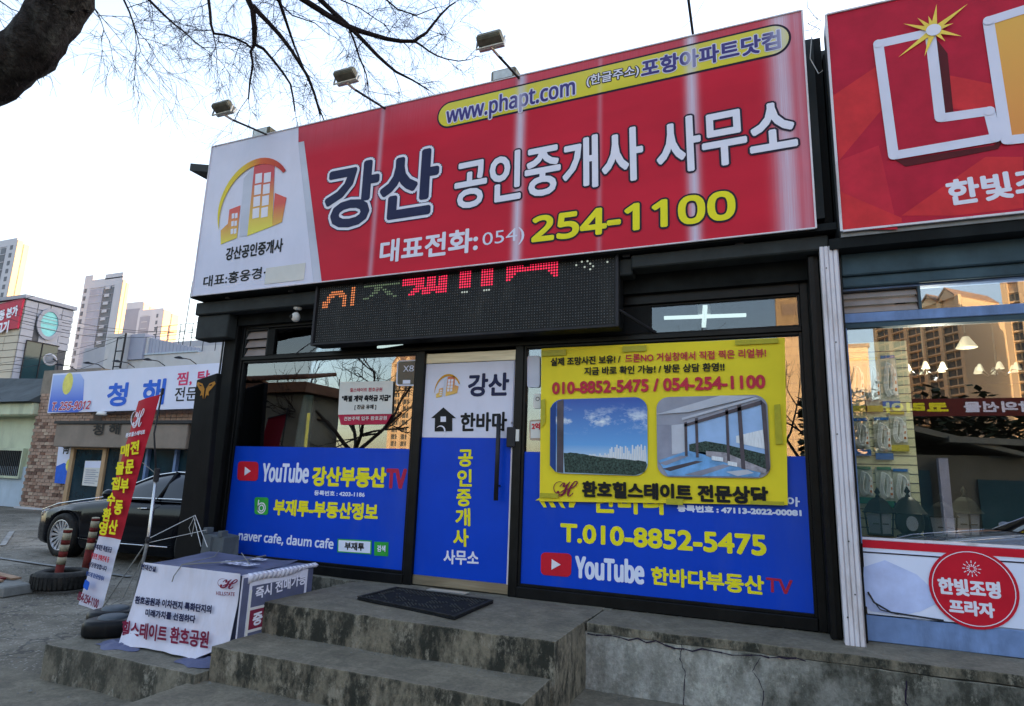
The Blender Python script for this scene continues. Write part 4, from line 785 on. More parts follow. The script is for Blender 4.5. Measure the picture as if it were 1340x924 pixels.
# right side: navy with printed strips, white top fold
b=MB(); b.prism([(BXR,BY0,BZ-.01),(BXR,BY1-.1,BZ-.01),(BXR,BY1-.1,-.36),(BXR,BY0,-.36)],(.004,0,0)); b.build('side_cloth','cloth_white',bx)
b=MB()
for i in range(16):
    a=i/16; c=(i+1)/16; f_=lambda a:(BY0+.05+(BY1-BY0-.06)*a,-.075+.03*a+.01*math.sin(a*9))
    (ya,za),(yc,zc)=f_(a),f_(c); b.hexa([(BXR+.006,ya,BZ+za),(BXR+.006,yc,BZ+zc),(BXR+.012,yc,BZ+zc),(BXR+.012,ya,BZ+za),(BXR+.0,ya,BZ-.005),(BXR+.0,yc,BZ-.005),(BXR+.03,yc,BZ-.02),(BXR+.03,ya,BZ-.02)])
b.build('side_fold','cloth_white',bx,True)
part('side_panel','paper_white',bx,(BXR+.005,BXR+.008,BY0+.08,BY0+.10,-.3,.1),(BXR+.005,BXR+.008,BY0+.10,BY1-.15,-.035,-.025),(BXR+.005,BXR+.008,BY0+.10,BY1-.15,-.185,-.175))
part('side_strip','cloth_maroon',bx,(BXR+.005,BXR+.0075,BY0+.10,BY1-.15,-.17,-.04)); part('side_strip','cloth_navy',bx,(BXR+.005,BXR+.0075,BY0+.10,BY1-.13,-.02,.125),(BXR+.005,BXR+.0075,BY0+.10,BY1-.15,-.33,-.19),(BXR+.005,BXR+.0075,BY0+.01,BY0+.07,-.33,.19))
FS=((BXR+.009,0,0),(0,1,0),(0,0,1))
text('즉시 전매가능',FS,(BY0+.14,.03,BY1-.12,.07,.08),.003,'white_ink',bx,.0); text('중도금',FS,(BY0+.14,-.15,BY0+.42,-.13,.08),.004,'white_ink',bx,.0); text('계약금',FS,(BY0+.14,-.30,BY0+.42,-.28,.08),.004,'white_ink',bx,.0)
D1=.052
def bt(s,B,bold,m,d): return text(s,FB,B,bold,m,bx,d)
bt('현대건설',(-4.474,0.1755,-4.316,0.1669,0.0377),.002,'navy_ink',.025)
hmark(FB,(-3.677,0.118,-3.499,0.1196,0.0661),'maroon_ink',bx,.03)
text('HILLSTATE',FB,(-3.676,0.0694,-3.506,0.0785,0.0229),.001,'maroon_ink',bx,.035,latin=True)
bt('환호공원과 이차전지 특화단지의',(-4.452,-0.0634,-3.689,-0.0515,0.0507),.003,'maroon_ink' if False else 'navy_ink',.05)
bt('미래가치를 선점하다',(-4.311,-0.1344,-3.815,-0.1264,0.0471),.003,'navy_ink',.062); bt('힐스테이트 환호공원',(-4.514,-0.2908,-3.655,-0.2681,0.1054),.004,'maroon_ink',.075)
FT=((0,0,0.222),(1,0,0),(0,1,0)); text('현대건설',FT,(-4.05,-1.20,-3.72,-1.20,.13),.006,'white_vinyl',bx,.004); text('힐스',FT,(-4.0,-.92,-3.85,-.92,.10),.006,'white_vinyl',bx,.004)
# string
b=MB(); cz=BZ+.006; b.tube([(-4.55,-.70,cz+.004),(-4.28,-1.0,cz+.003),(-4.08,-1.47,cz+.008)],.0035,5); b.tube([(-4.08,-1.47,cz+.008),(-4.09,-1.52,.16),(-4.10,-1.52,.12)],.004,5); b.tube([(-4.02,-.70,cz+.004),(-3.95,-1.05,cz),(-4.08,-1.47,cz+.008)],.005,5); b.tube([(-4.3,-.69,.23),(-3.75,-1.15,.234)],.004,5)
b.build('tie_string','rope_grey',bx)
# ======================= flag banner =======================
fg=thing('banner_flag','narrow red and white vertical banner flag with yellow lettering, leaning beside the draped box','banner flag',(-5.49,-.8,-.36))
FF=((0,-0.86,0),(1,0,0),(0,0,1))
TL_,TR_,BR_,BL_=[(-5.652,1.545),(-5.368,1.606),(-5.73,-0.3942),(-6.044,-0.3417)]
q=[TL_,TR_,BR_,BL_]
def strip(t0,t1,m,name,nx=5,nz=22):
    b=MB()
    for j in range(nz+1):
        for i in range(nx+1):
            s=i/nx; t=t0+(t1-t0)*j/nz; u,v=quad_uv(q,s,t); b.v.append(tuple(fr(FF,u,v,.03*math.sin(s*3.1)*math.sin(t*5+.5)+.008*noise.noise((u*6,v*4,0))-.01)))
    for j in range(nz):
        for i in range(nx): k=j*(nx+1)+i; b.f.append((k,k+1,k+nx+2,k+nx+1))
    return b.build(name,m,fg,True)
strip(0,.672,'flag_red','red_cloth'); strip(.672,1,'cloth_white','white_cloth')
def fq(s0,s1,t0,t1):  # text box inside flag: returns (u0,v0,u1,v1,h)
    bl=quad_uv(q,s0,t1); br=quad_uv(q,s1,t1); tl=quad_uv(q,s0,t0); d=Vector(br)-Vector(bl); d.normalize(); w_=Vector(tl)-Vector(bl); return (bl[0],bl[1],br[0],br[1],abs(d.x*w_.y-d.y*w_.x))
hmark(FF,fq(.22,.80,.055,.145),'white_ink',fg,.03); text('환호힐스테이트',FF,fq(.08,.95,.165,.187),.002,'white_ink',fg,.03,shear=.2)
vcol('전문부동산',FF,[fq(.55,.90,a,a+.062) for a in (.215,.305,.395,.495,.585)],'film_yellow',fg,.006,.03)
vcol('매물접수환영',FF,[fq(.12,.47,a,a+.058) for a in (.225,.312,.385,.462,.535,.600)],'film_yellow',fg,.006,.03)
for s_,t_,m_,h_ in (('전매제한 특별공급',.705,'navy_ink',.025),('현장편 전매/전세 등',.748,'poster_red',.025),('상담환영합니다',.79,'navy_ink',.022),('한호드림 강산공인중개사',.835,'photo_blueframe',.02)):
    text(s_,FF,fq(.12,.92,t_,t_+h_),.002,m_,fg,.03)
fpoly(FF,rquad([quad_uv(q,.15,.872),quad_uv(q,.38,.880),quad_uv(q,.38,.918),quad_uv(q,.15,.910)],.2,.2),.03,.032,'blue_badge','rest_blue',fg)
text('054-254-1100',FF,fq(.05,.97,.935,.972),.003,'maroon_ink',fg,.03,latin=True)
p0=-5.343,-0.3266; p1=-5.269,0.2834; p2=-5.278,0.8702; p3=-5.358,1.606
Y_=-.84
MB().tube([(p0[0],Y_,-.34),(p1[0],Y_,p1[1]),(p2[0],Y_,p2[1])],.014,8).build('lower_pole','pole_silver',fg,True); MB().tube([(p2[0],Y_,p2[1]-.03),(p3[0]-.03,Y_,(p2[1]+p3[1])/2),(p3[0],Y_,p3[1]+.04)],.008,8).build('upper_pole','steel_dark',fg,True)
b=MB(); b.tube([(p2[0],Y_,p2[1]-.07),(p2[0]+.003,Y_,p2[1]+.05)],.024,8); b.tube([(p1[0]-.02,Y_,p1[1]),(p1[0]+.03,Y_,p1[1])],.018,8); b.tube([(p1[0],Y_,p1[1]-.03),(p1[0],Y_,p1[1]+.03)],.020,8); b.tube([(p3[0],Y_,p3[1]),(TL_[0],Y_,TL_[1])],.007,6); b.tube([(p3[0],Y_,p3[1]+.0),(p3[0],Y_,p3[1]+.06)],.014,6); b.build('clamp','steel_dark',fg)
b=MB(); b.tube([(p1[0],Y_,p1[1]),(BR_[0]+.01,Y_-.03,BR_[1]+.02)],.006,6); b.tube([(p1[0]+.02,Y_,p1[1]-.04),(p0[0]-.1,Y_-.03,p0[1]+.1),(BR_[0],Y_-.03,BR_[1]+.03)],.004,5); b.tube([(p2[0]-.01,Y_,p2[1]),(quad_uv(q,1,.32)[0],Y_,quad_uv(q,1,.32)[1])],.004,5); b.build('spreader_rod','rope_grey',fg)
rp=MB(); A_=(-5.276,-.36,0.481); p1v=(p1[0]+.02,Y_,p1[1]+.02)
rp.tube([p1v,A_],.0038,5); rp.tube([(p1v[0],Y_,p1v[2]-.04),(-4.95,-.5,.37)],.0025,4); rp.tube([A_,(-4.78,-.62,.24)],.0035,5); rp.tube([(A_[0]-.02,A_[1],A_[2]-.01),(-4.86,-.62,.24)],.003,5); rp.tube([A_,(A_[0]-.06,A_[1],A_[2]-.12),(A_[0]-.01,A_[1],A_[2]-.2),(A_[0]+.01,A_[1],A_[2]-.03)],.0028,5)
tag(rp.build('guy_rope','rope'),'thin white guy rope running from the flag pole to the black board and box','rope')
def wbase(c,a,label,rr=1):
    t=thing('water_base',label,'banner base',c,'water filled banner bases on the slab',a)
    b=MB(); n=28; prof=[(.0,.96),(.02,1),(.085,1),(.11,.94),(.12,.80)]
    for h_,k in prof:
        for i in range(n):
            an=2*math.pi*i/n; x=.27*k*math.copysign(abs(math.cos(an))**.8,math.cos(an)); y=.155*k*math.copysign(abs(math.sin(an))**.8,math.sin(an)); b.v.append((x,y,h_))
    for j in range(len(prof)-1):
        for i in range(n): b.f.append((j*n+i,j*n+(i+1)%n,(j+1)*n+(i+1)%n,(j+1)*n+i))
    b.f.append(tuple((len(prof)-1)*n+i for i in range(n))); b.f.append(tuple(range(n)))
    b.v=[tuple(WM[t]@Vector(v)) for v in b.v]; b.build('base_body','plastic_black',t,True)
    b=MB(); b.lathe((-.07,0,.118),[(0,.022),(.085,.022),(.10,.012),(.105,0)],24); b.v=[tuple(WM[t]@Vector(v)) for v in b.v]; b.build('base_cap','grey_plastic',t,True)
    return t
wbase((-4.84,-1.30,-.36),.95,'black oval water base in front, touching the draped box'); wbase((-5.12,-1.08,-.36),1.0,'black oval water base behind, at the foot of the banner flag')
# ======================= door mat =======================
mt=thing('door_mat','black patterned rubber mat on the landing before the blue door','door mat',(-2.5,-.66,0)); mt_w=.6
c4=[Vector((-2.98,-.82,.002)),Vector((-2.03,-1.04,.002)),Vector((-2.05,-.37,.002)),Vector((-2.97,-.30,.002))]
MB().prism(c4,(0,0,.016)).build('mat_body','mat_black',mt,bevel=.004)
def mp(s,t): a=c4[0].lerp(c4[1],s); b_=c4[3].lerp(c4[2],s); return a.lerp(b_,t)
b=MB()
for i in range(4):
    s0,s1,t0,t1=[(0,1,0,.035),(0,1,.965,1),(0,.03,.035,.965),(.97,1,.035,.965)][i]; b.prism([mp(s0,t0)+Vector((0,0,.019)),mp(s1,t0)+Vector((0,0,.019)),mp(s1,t1)+Vector((0,0,.019)),mp(s0,t1)+Vector((0,0,.019))],(0,0,.006))
b.build('mat_border','rubber',mt)
b=MB()
for i in range(46):
    for j in range(30):
        if (i+j)%2: continue
        s=.05+i*.0196; t=.06+j*.0295; p=mp(s,t)+Vector((0,0,.018)); r=.007
        if noise.noise((s*9,t*7,4))>.1 or t>.8: b.prism([p+Vector((r*math.cos(a),r*math.sin(a),0)) for a in (0,1.57,3.14,4.71)],(0,0,.005))
kind(b.build('mat_studs','mat_stud',mt),'stuff')
pp=part('threshold_plate','pole_silver',None,(-2.74,-2.38,-.20,-.12,.004,.012)); tag(pp,'small bright metal plate lying at the door threshold beside the mat','metal plate')
# ======================= bollards, tyres, planks =======================
def tyre_prof(R,r,w): return [(R-r*.15,-w/2),(R,-w*.32),(R,w*.32),(R-r*.15,w/2),(R-r,w*.42),(R-r,-w*.42)]
def lying_tyre(c,label):
    t=thing('old_tyre',label,'tyre',c,'old tyres lying on the asphalt as bollard bases')
    MB().lathe((c[0],c[1],c[2]+.115),[(.29,-.09),(.325,-.05),(.325,.05),(.29,.095),(.235,.115),(.19,.095),(.185,.07),(.24,.04),(.24,-.08)],36,closed=True).build('tyre_body','rubber',t,True)
    b=MB()
    for i in range(40):
        a=2*math.pi*i/40; u=Vector((math.cos(a),math.sin(a),0)); s=Vector((-u.y,u.x,0)); p=Vector((c[0],c[1],c[2]+.115))+u*.322
        b.hexa([p-s*.016+Vector((0,0,-.07)),p+s*.016+Vector((0,0,-.07)),p+s*.016+u*.009+Vector((0,0,-.07)),p-s*.016+u*.009+Vector((0,0,-.07)),p-s*.016+Vector((0,0,.07)),p+s*.016+Vector((0,0,.07)),p+s*.016+u*.009+Vector((0,0,.07)),p-s*.016+u*.009+Vector((0,0,.07))])
    b.build('tread','rubber',t); return t
ty=lying_tyre((-8.12,.33,-.575),'old black tyre lying flat round the foot of the left striped bollard')
def bollard(c,h,r,label,lean=0):
    t=thing('striped_bollard',label,'bollard',c,'striped bollards by the parked car')
    n=[('stripe_red',.42),('stripe_cream',.12),('stripe_red',.10),('stripe_cream',.11),('stripe_red',.08),('stripe_cream',.12),('stripe_red',.05)]; z=0
    for m_,k in n:
        z1=z+k; MB().tube([(c[0]+lean*z,c[1],c[2]+z*h),(c[0]+lean*z1,c[1],c[2]+z1*h)],r*(1 if m_=='stripe_red' else 1.02),16).build('stripe_band',m_,t,True); z=z1
    MB().lathe((c[0]+lean*z,c[1],c[2]+z*h),[(r,0),(r*.9,.012),(.0,.018)],16).build('cap','stripe_cream',t,True); return t
bollard((-8.18,.30,-.57),.70,.048,'red and cream striped bollard standing in the old tyre, nearer one',.05); bollard((-9.15,1.30,-.57),.74,.052,'red and cream striped bollard standing behind the flag banner, further one',.05)
pk=thing('plank_stack','low kerb block with thin wood boards lying on it at the left edge','planks',(-8.6,-.05,-.58))
MB().hexa([(-10.6,-.10,-.58),(-8.12,-.32,-.58),(-8.15,.05,-.58),(-10.6,.45,-.58),(-10.6,-.10,-.46),(-8.16,-.30,-.47),(-8.2,.02,-.47),(-10.6,.42,-.46)]).build('kerb_block','kerb',pk,bevel=.015)
for i,(dx,dy) in enumerate(((0,0),(-.15,.11),(-.05,.22))):
    MB().hexa([(-10.4+dx,.0+dy,-.455),(-8.5+dx,-.22+dy,-.462),(-8.48+dx,-.12+dy,-.462),(-10.4+dx,.10+dy,-.455),(-10.4+dx,.0+dy,-.425),(-8.5+dx,-.22+dy,-.438),(-8.48+dx,-.12+dy,-.438),(-10.4+dx,.10+dy,-.425)]).build('board','wood_plank' if i!=1 else 'stripe_red',pk,bevel=.003)
# ======================= car =======================
def make_car(name,label,cx,cy,cz,paint,heading=0,full=True):
    # nose towards -x (local), length 4.95, built from lofted cross sections
    t=thing(name,label,'car',(cx,cy,cz),None,heading); W=WM[t]
    def bld(b,nm,m,par=None,sm=True,bevel=0):
        b.v=[tuple(W@Vector(v)) for v in b.v]; return b.build(nm,m,par or t,sm,bevel)
    # stations: x, z bottom, z shoulder, z hood/belt top, half width
    St=[(0,.30,.50,.56,.60),(.05,.24,.56,.64,.74),(.18,.20,.64,.735,.86),(.40,.18,.70,.80,.91),(.85,.17,.76,.89,.925),(1.35,.17,.80,.955,.93),(1.75,.17,.83,1.0,.93),(2.2,.17,.86,1.01,.93),(3.0,.17,.88,1.02,.93),(3.7,.18,.90,1.04,.93),(4.3,.20,.90,1.06,.91),(4.7,.24,.86,1.02,.86),(4.9,.30,.80,.94,.76),(4.95,.38,.72,.86,.66)]
    b=MB(); ring=[]
    XS=[]
    import bisect
    xs=sorted(set([s[0] for s in St]+[i*.06 for i in range(83)]))
    def at(x):
        for i in range(len(St)-1):
            if St[i][0]<=x<=St[i+1][0]:
                k=(x-St[i][0])/(St[i+1][0]-St[i][0]); return [a+(c-a)*k for a,c in zip(St[i],St[i+1])]
        return St[-1]
    WX=(.92,3.88); WR=.375
    for x in xs:
        _,zb,zs,zt,hw=at(x)
        za=zb
        for wx in WX:
            if abs(x-wx)<WR+.02: za=max(za,.35+math.sqrt(max(0,(WR+.02)**2-(x-wx)**2)))
        za=min(za,zs-.03); zm=za+(zs-za)*.5
        half=[(hw*.93,zb if za==zb else za),(hw*.985,za+(zs-za)*.12),(hw,zm),(hw*.985,zs-.02),(hw*.95,zs+(zt-zs)*.35),(hw*.82,zs+(zt-zs)*.8),(hw*.45,zt),(0,zt+.012)]
        XS.append(len(half)); 
        for y,z in half: b.v.append((x,-y,z))
        for y,z in reversed(half[:-1]): b.v.append((x,y,z))
    m=15
    for i in range(len(xs)-1):
        for j in range(m-1): k=i*m+j; b.f.append((k,k+m,k+m+1,k+1))
    b.f.append(tuple(range(m))); b.f.append(tuple((len(xs)-1)*m+j for j in range(m)))
    body=bld(b,'body',paint)
    bb=MB(); bb.box(.25,4.75,-.80,.80,.22,.60); bld(bb,'underbody','plastic_black',sm=False)
    # greenhouse
    Gs=[(1.72,1.0,.80,1.0,.80),(2.15,1.0,.84,1.22,.70),(2.55,1.0,.86,1.38,.62),(3.0,1.0,.87,1.44,.60),(3.5,1.0,.87,1.43,.60),(4.0,1.02,.86,1.32,.60),(4.5,1.04,.80,1.08,.70)]
    b=MB()
    for x,z0,w0,z1,w1 in Gs:
        for y,z in ((-w0,z0-.02),(-(w0*.55+w1*.45),z0+(z1-z0)*.55),(-w1,z1-.015),(-w1*.75,z1+.012),(0,z1+.02),(w1*.75,z1+.012),(w1,z1-.015),((w0*.55+w1*.45),z0+(z1-z0)*.55),(w0,z0-.02)): b.v.append((x,y,z))
    for i in range(len(Gs)-1):
        for j in range(8): k=i*9+j; b.f.append((k,k+9,k+10,k+1))
    bld(b,'window_glass','car_glass')
    b=MB()
    for i in range(2,6):
        for s in (-1,1):
            pass
    rf=MB()
    for x,z0,w0,z1,w1 in Gs[2:6]:
        for y,z in ((-w1*1.005,z1-.008),(-w1*.75,z1+.02),(0,z1+.03),(w1*.75,z1+.02),(w1*1.005,z1-.008)): rf.v.append((x,y,z))
    for i in range(3):
        for j in range(4): k=i*5+j; rf.f.append((k,k+5,k+6,k+1))
    bld(rf,'roof_panel',paint)
    for s in (-1,1):
        top=[(x,s*(w1+.004),z1-.008) for x,z0,w0,z1,w1 in Gs]
        b=MB().tube(top,.013,6); bld(b,'window_trim','chrome'); b=MB().tube([(1.75,s*.865,1.0),(2.6,s*.885,1.015),(3.5,s*.885,1.03),(4.35,s*.865,1.05)],.010,6); bld(b,'window_trim','chrome')
        b=MB().tube([(2.98,s*.88,1.0),(3.02,s*.62,1.43)],.03,4); bld(b,'door_pillar','plastic_black')
        b=MB().tube([(.20,s*.85,.722),(.55,s*.83,.835),(1.0,s*.79,.905),(1.6,s*.76,.99)],.012,6); bld(b,'hood_trim','chrome')
        b=MB().tube([(1.35,s*.945,.33),(2.4,s*.95,.315),(3.4,s*.945,.33)],.010,6); bld(b,'sill_trim','chrome')
        b=MB(); b.hexa([(.02,s*.62,.60),(.20,s*.875,.62),(.20,s*.865,.69),(.03,s*.60,.655),(.04,s*.60,.61),(.24,s*.82,.64),(.24,s*.82,.715),(.05,s*.58,.66)]); bld(b,'headlight','chrome',sm=False,bevel=.008)
        b=MB(); b.lathe((1.98,s*.98,1.05),[(0,-.10),(.05,-.09),(.075,-.03),(.07,.05),(.04,.09),(0,.10)],12,axis='x'); bld(b,'wing_mirror',paint)
        b=MB(); b.tube([(1.95,s*.86,1.0),(1.98,s*.95,1.02)],.02,6); bld(b,'mirror_arm','plastic_black')
        for xd in (2.95,): 
            b=MB(); b.box(xd,xd+.008,s*.93,s*.937,.35,.98); bld(b,'door_seam','plastic_black',sm=False)
        for xh in (2.65,3.6): b=MB(); b.tube([(xh,s*.945,.86),(xh+.2,s*.945,.87)],.012,6); bld(b,'door_handle','chrome')
        for wx in WX:
            b=MB(); b.lathe((wx,s*.80,.35),[(.0,-.08),(.385,-.08),(.385,.10),(.375,.115)],36,axis='y'); 
            if s<0: b.v=[(x,2*s*.80-y,z) for x,y,z in b.v]
            bld(b,'wheel_well','plastic_black')
            y0=s*.86
            wh=MB(); wh.lathe((wx,y0,.35),[(.235,-.10),(.30,-.105),(.34,-.085),(.35,-.05),(.35,.05),(.34,.085),(.30,.105),(.235,.10)],40,axis='y',closed=True); wheel=bld(wh,'wheel','rubber')
            r=MB(); r.lathe((wx,y0+s*.075,.35),[(.232,0),(.262,.012*s),(.262,.022*s),(.235,.028*s)],40,axis='y',closed=True); r.lathe((wx,y0+s*.075,.35),[(.0,.012*s),(.05,.010*s),(.055,-.01*s),(.0,-.012*s)],20,axis='y')
            for k in range(16):
                a=2*math.pi*k/16; da=.035; P=[]
                for rr,ww in ((.045,.012),(.15,.016),(.24,.026)):
                    for sg_ in (-1,1): P.append((wx+rr*math.cos(a)-sg_*ww*math.sin(a),y0+s*(.075+(.0 if rr<.2 else .008)),.35+rr*math.sin(a)+sg_*ww*math.cos(a)))
                n0=len(r.v); r.v+=P+[(x,y-s*.02,z) for x,y,z in P]; r.f+=[(n0,n0+1,n0+3,n0+2),(n0+2,n0+3,n0+5,n0+4),(n0,n0+2,n0+8,n0+6),(n0+2,n0+4,n0+10,n0+8),(n0+1,n0+3,n0+9,n0+7),(n0+3,n0+5,n0+11,n0+9)]
            r.v=[tuple(W@Vector(v)) for v in r.v]; r.build('rim','rim_silver',wheel)
            d=MB(); d.lathe((wx,y0+s*.03,.35),[(0,0),(.232,0)],28,axis='y'); d.v=[tuple(W@Vector(v)) for v in d.v]; d.build('brake_disc','plastic_black',wheel)
    b=MB(); b.box(-.015,.03,-.50,.50,.32,.52); bld(b,'grille','plastic_black',sm=False,bevel=.01)
    return t
make_car('parked_car','shiny black sedan parked nose left in front of the brick restaurant',-11.88,2.98,-.58,'car_paint')
# ======================= restaurant =======================
rs=thing('brick_restaurant','low brick restaurant with wooden glass door behind the black car','restaurant',(-18,10,-.58))
RX0=-23.05; GY=8.30; Z0=-.58
part('wall','mortar',rs,(RX0,-20.15,GY+.03,9.4,Z0,4.0),(-20.15,-12.2,GY+.4,9.4,Z0,3.9),(RX0,-12.2,9.4,14,Z0,3.9))
bm0=MB().box(-.112,.112,0,.04,-.046,.046); proto=[]
for i in range(5):
    m_=bpy.data.meshes.new('brick'); m_.from_pydata(bm0.v,[],bm0.f); m_.materials.append(M('brick_%d'%i)); proto.append(m_)
bc=[]; row=0; z=Z0+.06
while z<3.3:
    x=RX0+.12+(0 if row%2 else .125)
    while x<-20.22: bc.append((x,z)); x+=.245
    z+=.108; row+=1
bc.sort(key=lambda p:-(p[1]<2.55)); cnt=0; rest=MB()
for x,z in bc:
    if z>3.25: continue
    dy=random.uniform(-.008,.006); mi=random.choice([0,1,1,2,2,3,4,2])
    if cnt<300 and z<2.6: link('brick',proto[mi],rs,Matrix.Translation(Vector((x,GY+dy,z))-Vector((-18,10,-.58)))); cnt+=1
    else: rest.box(x-.112,x+.112,GY+dy,GY+dy+.04,z-.046,z+.046)
z=2.02
while z<2.62:     # brick band above the door
    x=-20.1
    while x<-12.4: rest.box(x-.112,x+.112,GY+.33,GY+.40,z-.046,z+.046) if z>2.25 else None; x+=.245
    z+=.108
kind(rest.build('brickwork','brick_2',rs),'stuff')
part('plinth','render_white',rs,(RX0-.15,-20.2,GY-.06,GY+.03,Z0,Z0+.06))
part('canopy','rest_trim',rs,(-20.95,-15.2,7.75,GY+.40,1.42,2.12),bevel=.02); part('canopy_top','steel_dark',rs,(-21.0,-12.3,7.70,GY+.4,2.13,2.22))
part('canopy_side','rest_trim',rs,(-15.18,-12.3,7.9,GY+.40,1.42,2.12))
wx=lambda px,py: None
dx=[-20.37,-19.9,-19.34,-19.09,-18.51]
dr=part('entrance_door','rest_wood',rs,(dx[0]-.12,dx[0]+.05,8.02,8.3,Z0,1.42),(dx[2]+.35,dx[2]+.52,8.02,8.2,Z0,1.42),(dx[0]+.05,dx[2]+.35,8.02,8.15,1.36,1.42),(dx[4]+.3,dx[4]+.45,8.02,8.2,Z0,1.42),bevel=.01)
part('door_pane','rest_glass',dr,(dx[0]+.05,dx[2]+.35,8.10,8.12,Z0,1.36),(dx[2]+.52,dx[4]+.3,8.10,8.12,Z0,1.42))
for x in (-17.4,-16.2,-15.1): part('window_mullion','alu_blue',rs,(x,x+.10,8.25,8.36,Z0,1.42))
part('shop_window','rest_glass',rs,(dx[4]+.45,-12.4,8.36,8.38,Z0+.5,1.42))
F=((0,8.0,0),(1,0,0),(0,0,1))
pn=thing('door_poster','pale blue and white menu poster on the restaurant glass door','poster',(-20.2,8.05,.5))
q=[(-19.74,1.015),(-18.94,1.032),(-18.89,0.2603),(-19.71,0.276)]; F=((0,8.05,0),(1,0,0),(0,0,1)); fpoly(F,q,.0,.01,'poster_sheet','paper_white',pn)
fmulti(F,[[quad_uv(q,.02,.02),quad_uv(q,.98,.02),quad_uv(q,.98,.28),quad_uv(q,.02,.28)]],.011,.014,'poster_header','rest_sign',pn)
b=MB()
for i in range(7): b.prism([fr(F,*quad_uv(q,s,t),.016) for s,t in ((.12,.36+i*.085),(.85 if i%2 else .7,.36+i*.085),(.85 if i%2 else .7,.385+i*.085),(.12,.385+i*.085))],(0,-.002,0))
b.build('poster_lines','photo_wall',pn)
# raised letters on canopy
F=((0,7.75,0),(1,0,0),(0,0,1))
text('청 해',F,(-19.13,1.784,-17.95,1.824,0.3148),.012,'black_ink',rs,.03)
rsn=thing('restaurant_sign','wide white restaurant sign with blue lettering and yellow moon above the brick wall','sign',(-19,8.1,2.6))
zt=3.9
MB().prism([fr(((0,8.15,0),(1,0,0),(0,0,1)),u,v,-.15) for u,v in [(-22.24,2.524),(-22.31,3.845),(-15.22,3.921),(-14.39,3.922),(-14.18,2.622)]],(0,.0,0) if False else (0,-.12,0)).build('sign_box','rest_sign',rsn)
F=((0,8.15,0),(1,0,0),(0,0,1)); D=-.025
fpoly(F,[(-22.19,2.562),(-22.25,3.792),(-20.89,3.799),(-20.65,3.591),(-20.48,2.62),(-20.72,2.537)],D,D+.004,'blue_print','rest_blue_grad',rsn)
c_=-21.43,3.486; fpoly(F,ell(c_,.25,.36,24),D+.005,D+.008,'moon','rest_yellow',rsn)
text('청',F,(-19.38,2.73,-18.51,2.743,0.6847),.03,'rest_blue',rsn,D+.003); text('해',F,(-17.8,2.757,-16.88,2.767,0.735),.03,'rest_blue',rsn,D+.003)
text('T. 255-9012',F,(-22.05,2.611,-20.15,2.642,0.2552),.012,'dull_red',rsn,D+.012,outline=[(.03,'white_vinyl')],latin=True,shear=.2)
text('찜, 탕',F,(-16.41,3.286,-15.12,3.321,0.396),.012,'pink_ink',rsn,D+.003); text('전문점',F,(-16.42,2.829,-15.09,2.842,0.4135),.006,'black_ink',rsn,D+.003)
for i,(px_a,py_a) in enumerate(((97,487),(133,484.5),(172,481.5),(213,479),(254,476))):
    pass
def signlamp(x,z,label):
    t=thing('sign_lamp',label,'lamp',(x,8.0,z),'black gooseneck lamps along the top of the restaurant sign')
    MB().tube([(x,8.1,z),(x-.05,7.9,z+.11),(x-.2,7.7,z+.13)],.014,6).build('arm','steel_dark',t,True); MB().lathe((x-.25,7.7,z+.12),[(0,.06),(.04,.05),(.14,0),(.12,-.01),(0,.015)],14).build('lamp_shade','plastic_black',t,True); return t
for nm,px_a,pz_a in ((' above the blue moon print',97,487),(' above the gap left of the first blue letter',137,484.5),(' above the gap between the two blue letters',178,481.5),(' above the pink lettering',222,478.5),(' nearest the shop pillar',262,475)): pass
SLs=[-20.98,3.845,-19.61,3.861,-18.25,3.873,-16.92,3.896,-15.62,3.916]
for i,nm in enumerate(('black gooseneck lamp above the blue moon print','black gooseneck lamp above the first big blue letter','black gooseneck lamp above the gap between the big blue letters','black gooseneck lamp above the pink lettering','black gooseneck lamp nearest the shop pillar')): signlamp(SLs[2*i] if not isinstance(SLs[i],tuple) else SLs[i][0],3.9,nm)
sb=thing('wall_banner','tall blue and white wall banner with brush lettering beside the restaurant door','banner',(-21,8.2,.8))
q=[(-21.37,1.817),(-20.69,1.832),(-20.43,0.2743),(-21.22,0.2942)]; F=((0,8.2,0),(1,0,0),(0,0,1)); fpoly(F,q,0,.04,'banner_sheet','rest_sign',sb)
fpoly(F,[quad_uv(q,.0,.66),quad_uv(q,.5,.58),quad_uv(q,1,.66),quad_uv(q,1,1),quad_uv(q,0,1)],.041,.045,'blue_print','rest_blue',sb); fpoly(F,ell(quad_uv(q,.85,.62),.16,.2,16),.046,.05,'moon','rest_yellow',sb)
text('靑',F,(-21.09,1.21,-20.75,1.215,0.3403),.01,'black_ink',sb,.045)
sl_=thing('wall_floodlight','small white floodlight under the restaurant sign','floodlight',(-19.27,8,2.4)); x_,z_=-19.27,2.449
MB().lathe((x_,8,z_),[(0,.09),(.12,.07),(.16,-.02),(.10,-.05),(0,-.05)],14).build('lamp_head','plastic_white',sl_,True); MB().tube([(x_,8,z_),(x_+.2,8.1,z_+.03),(x_+.35,8.2,z_+.1)],.02,5).build('bracket','steel_dark',sl_)
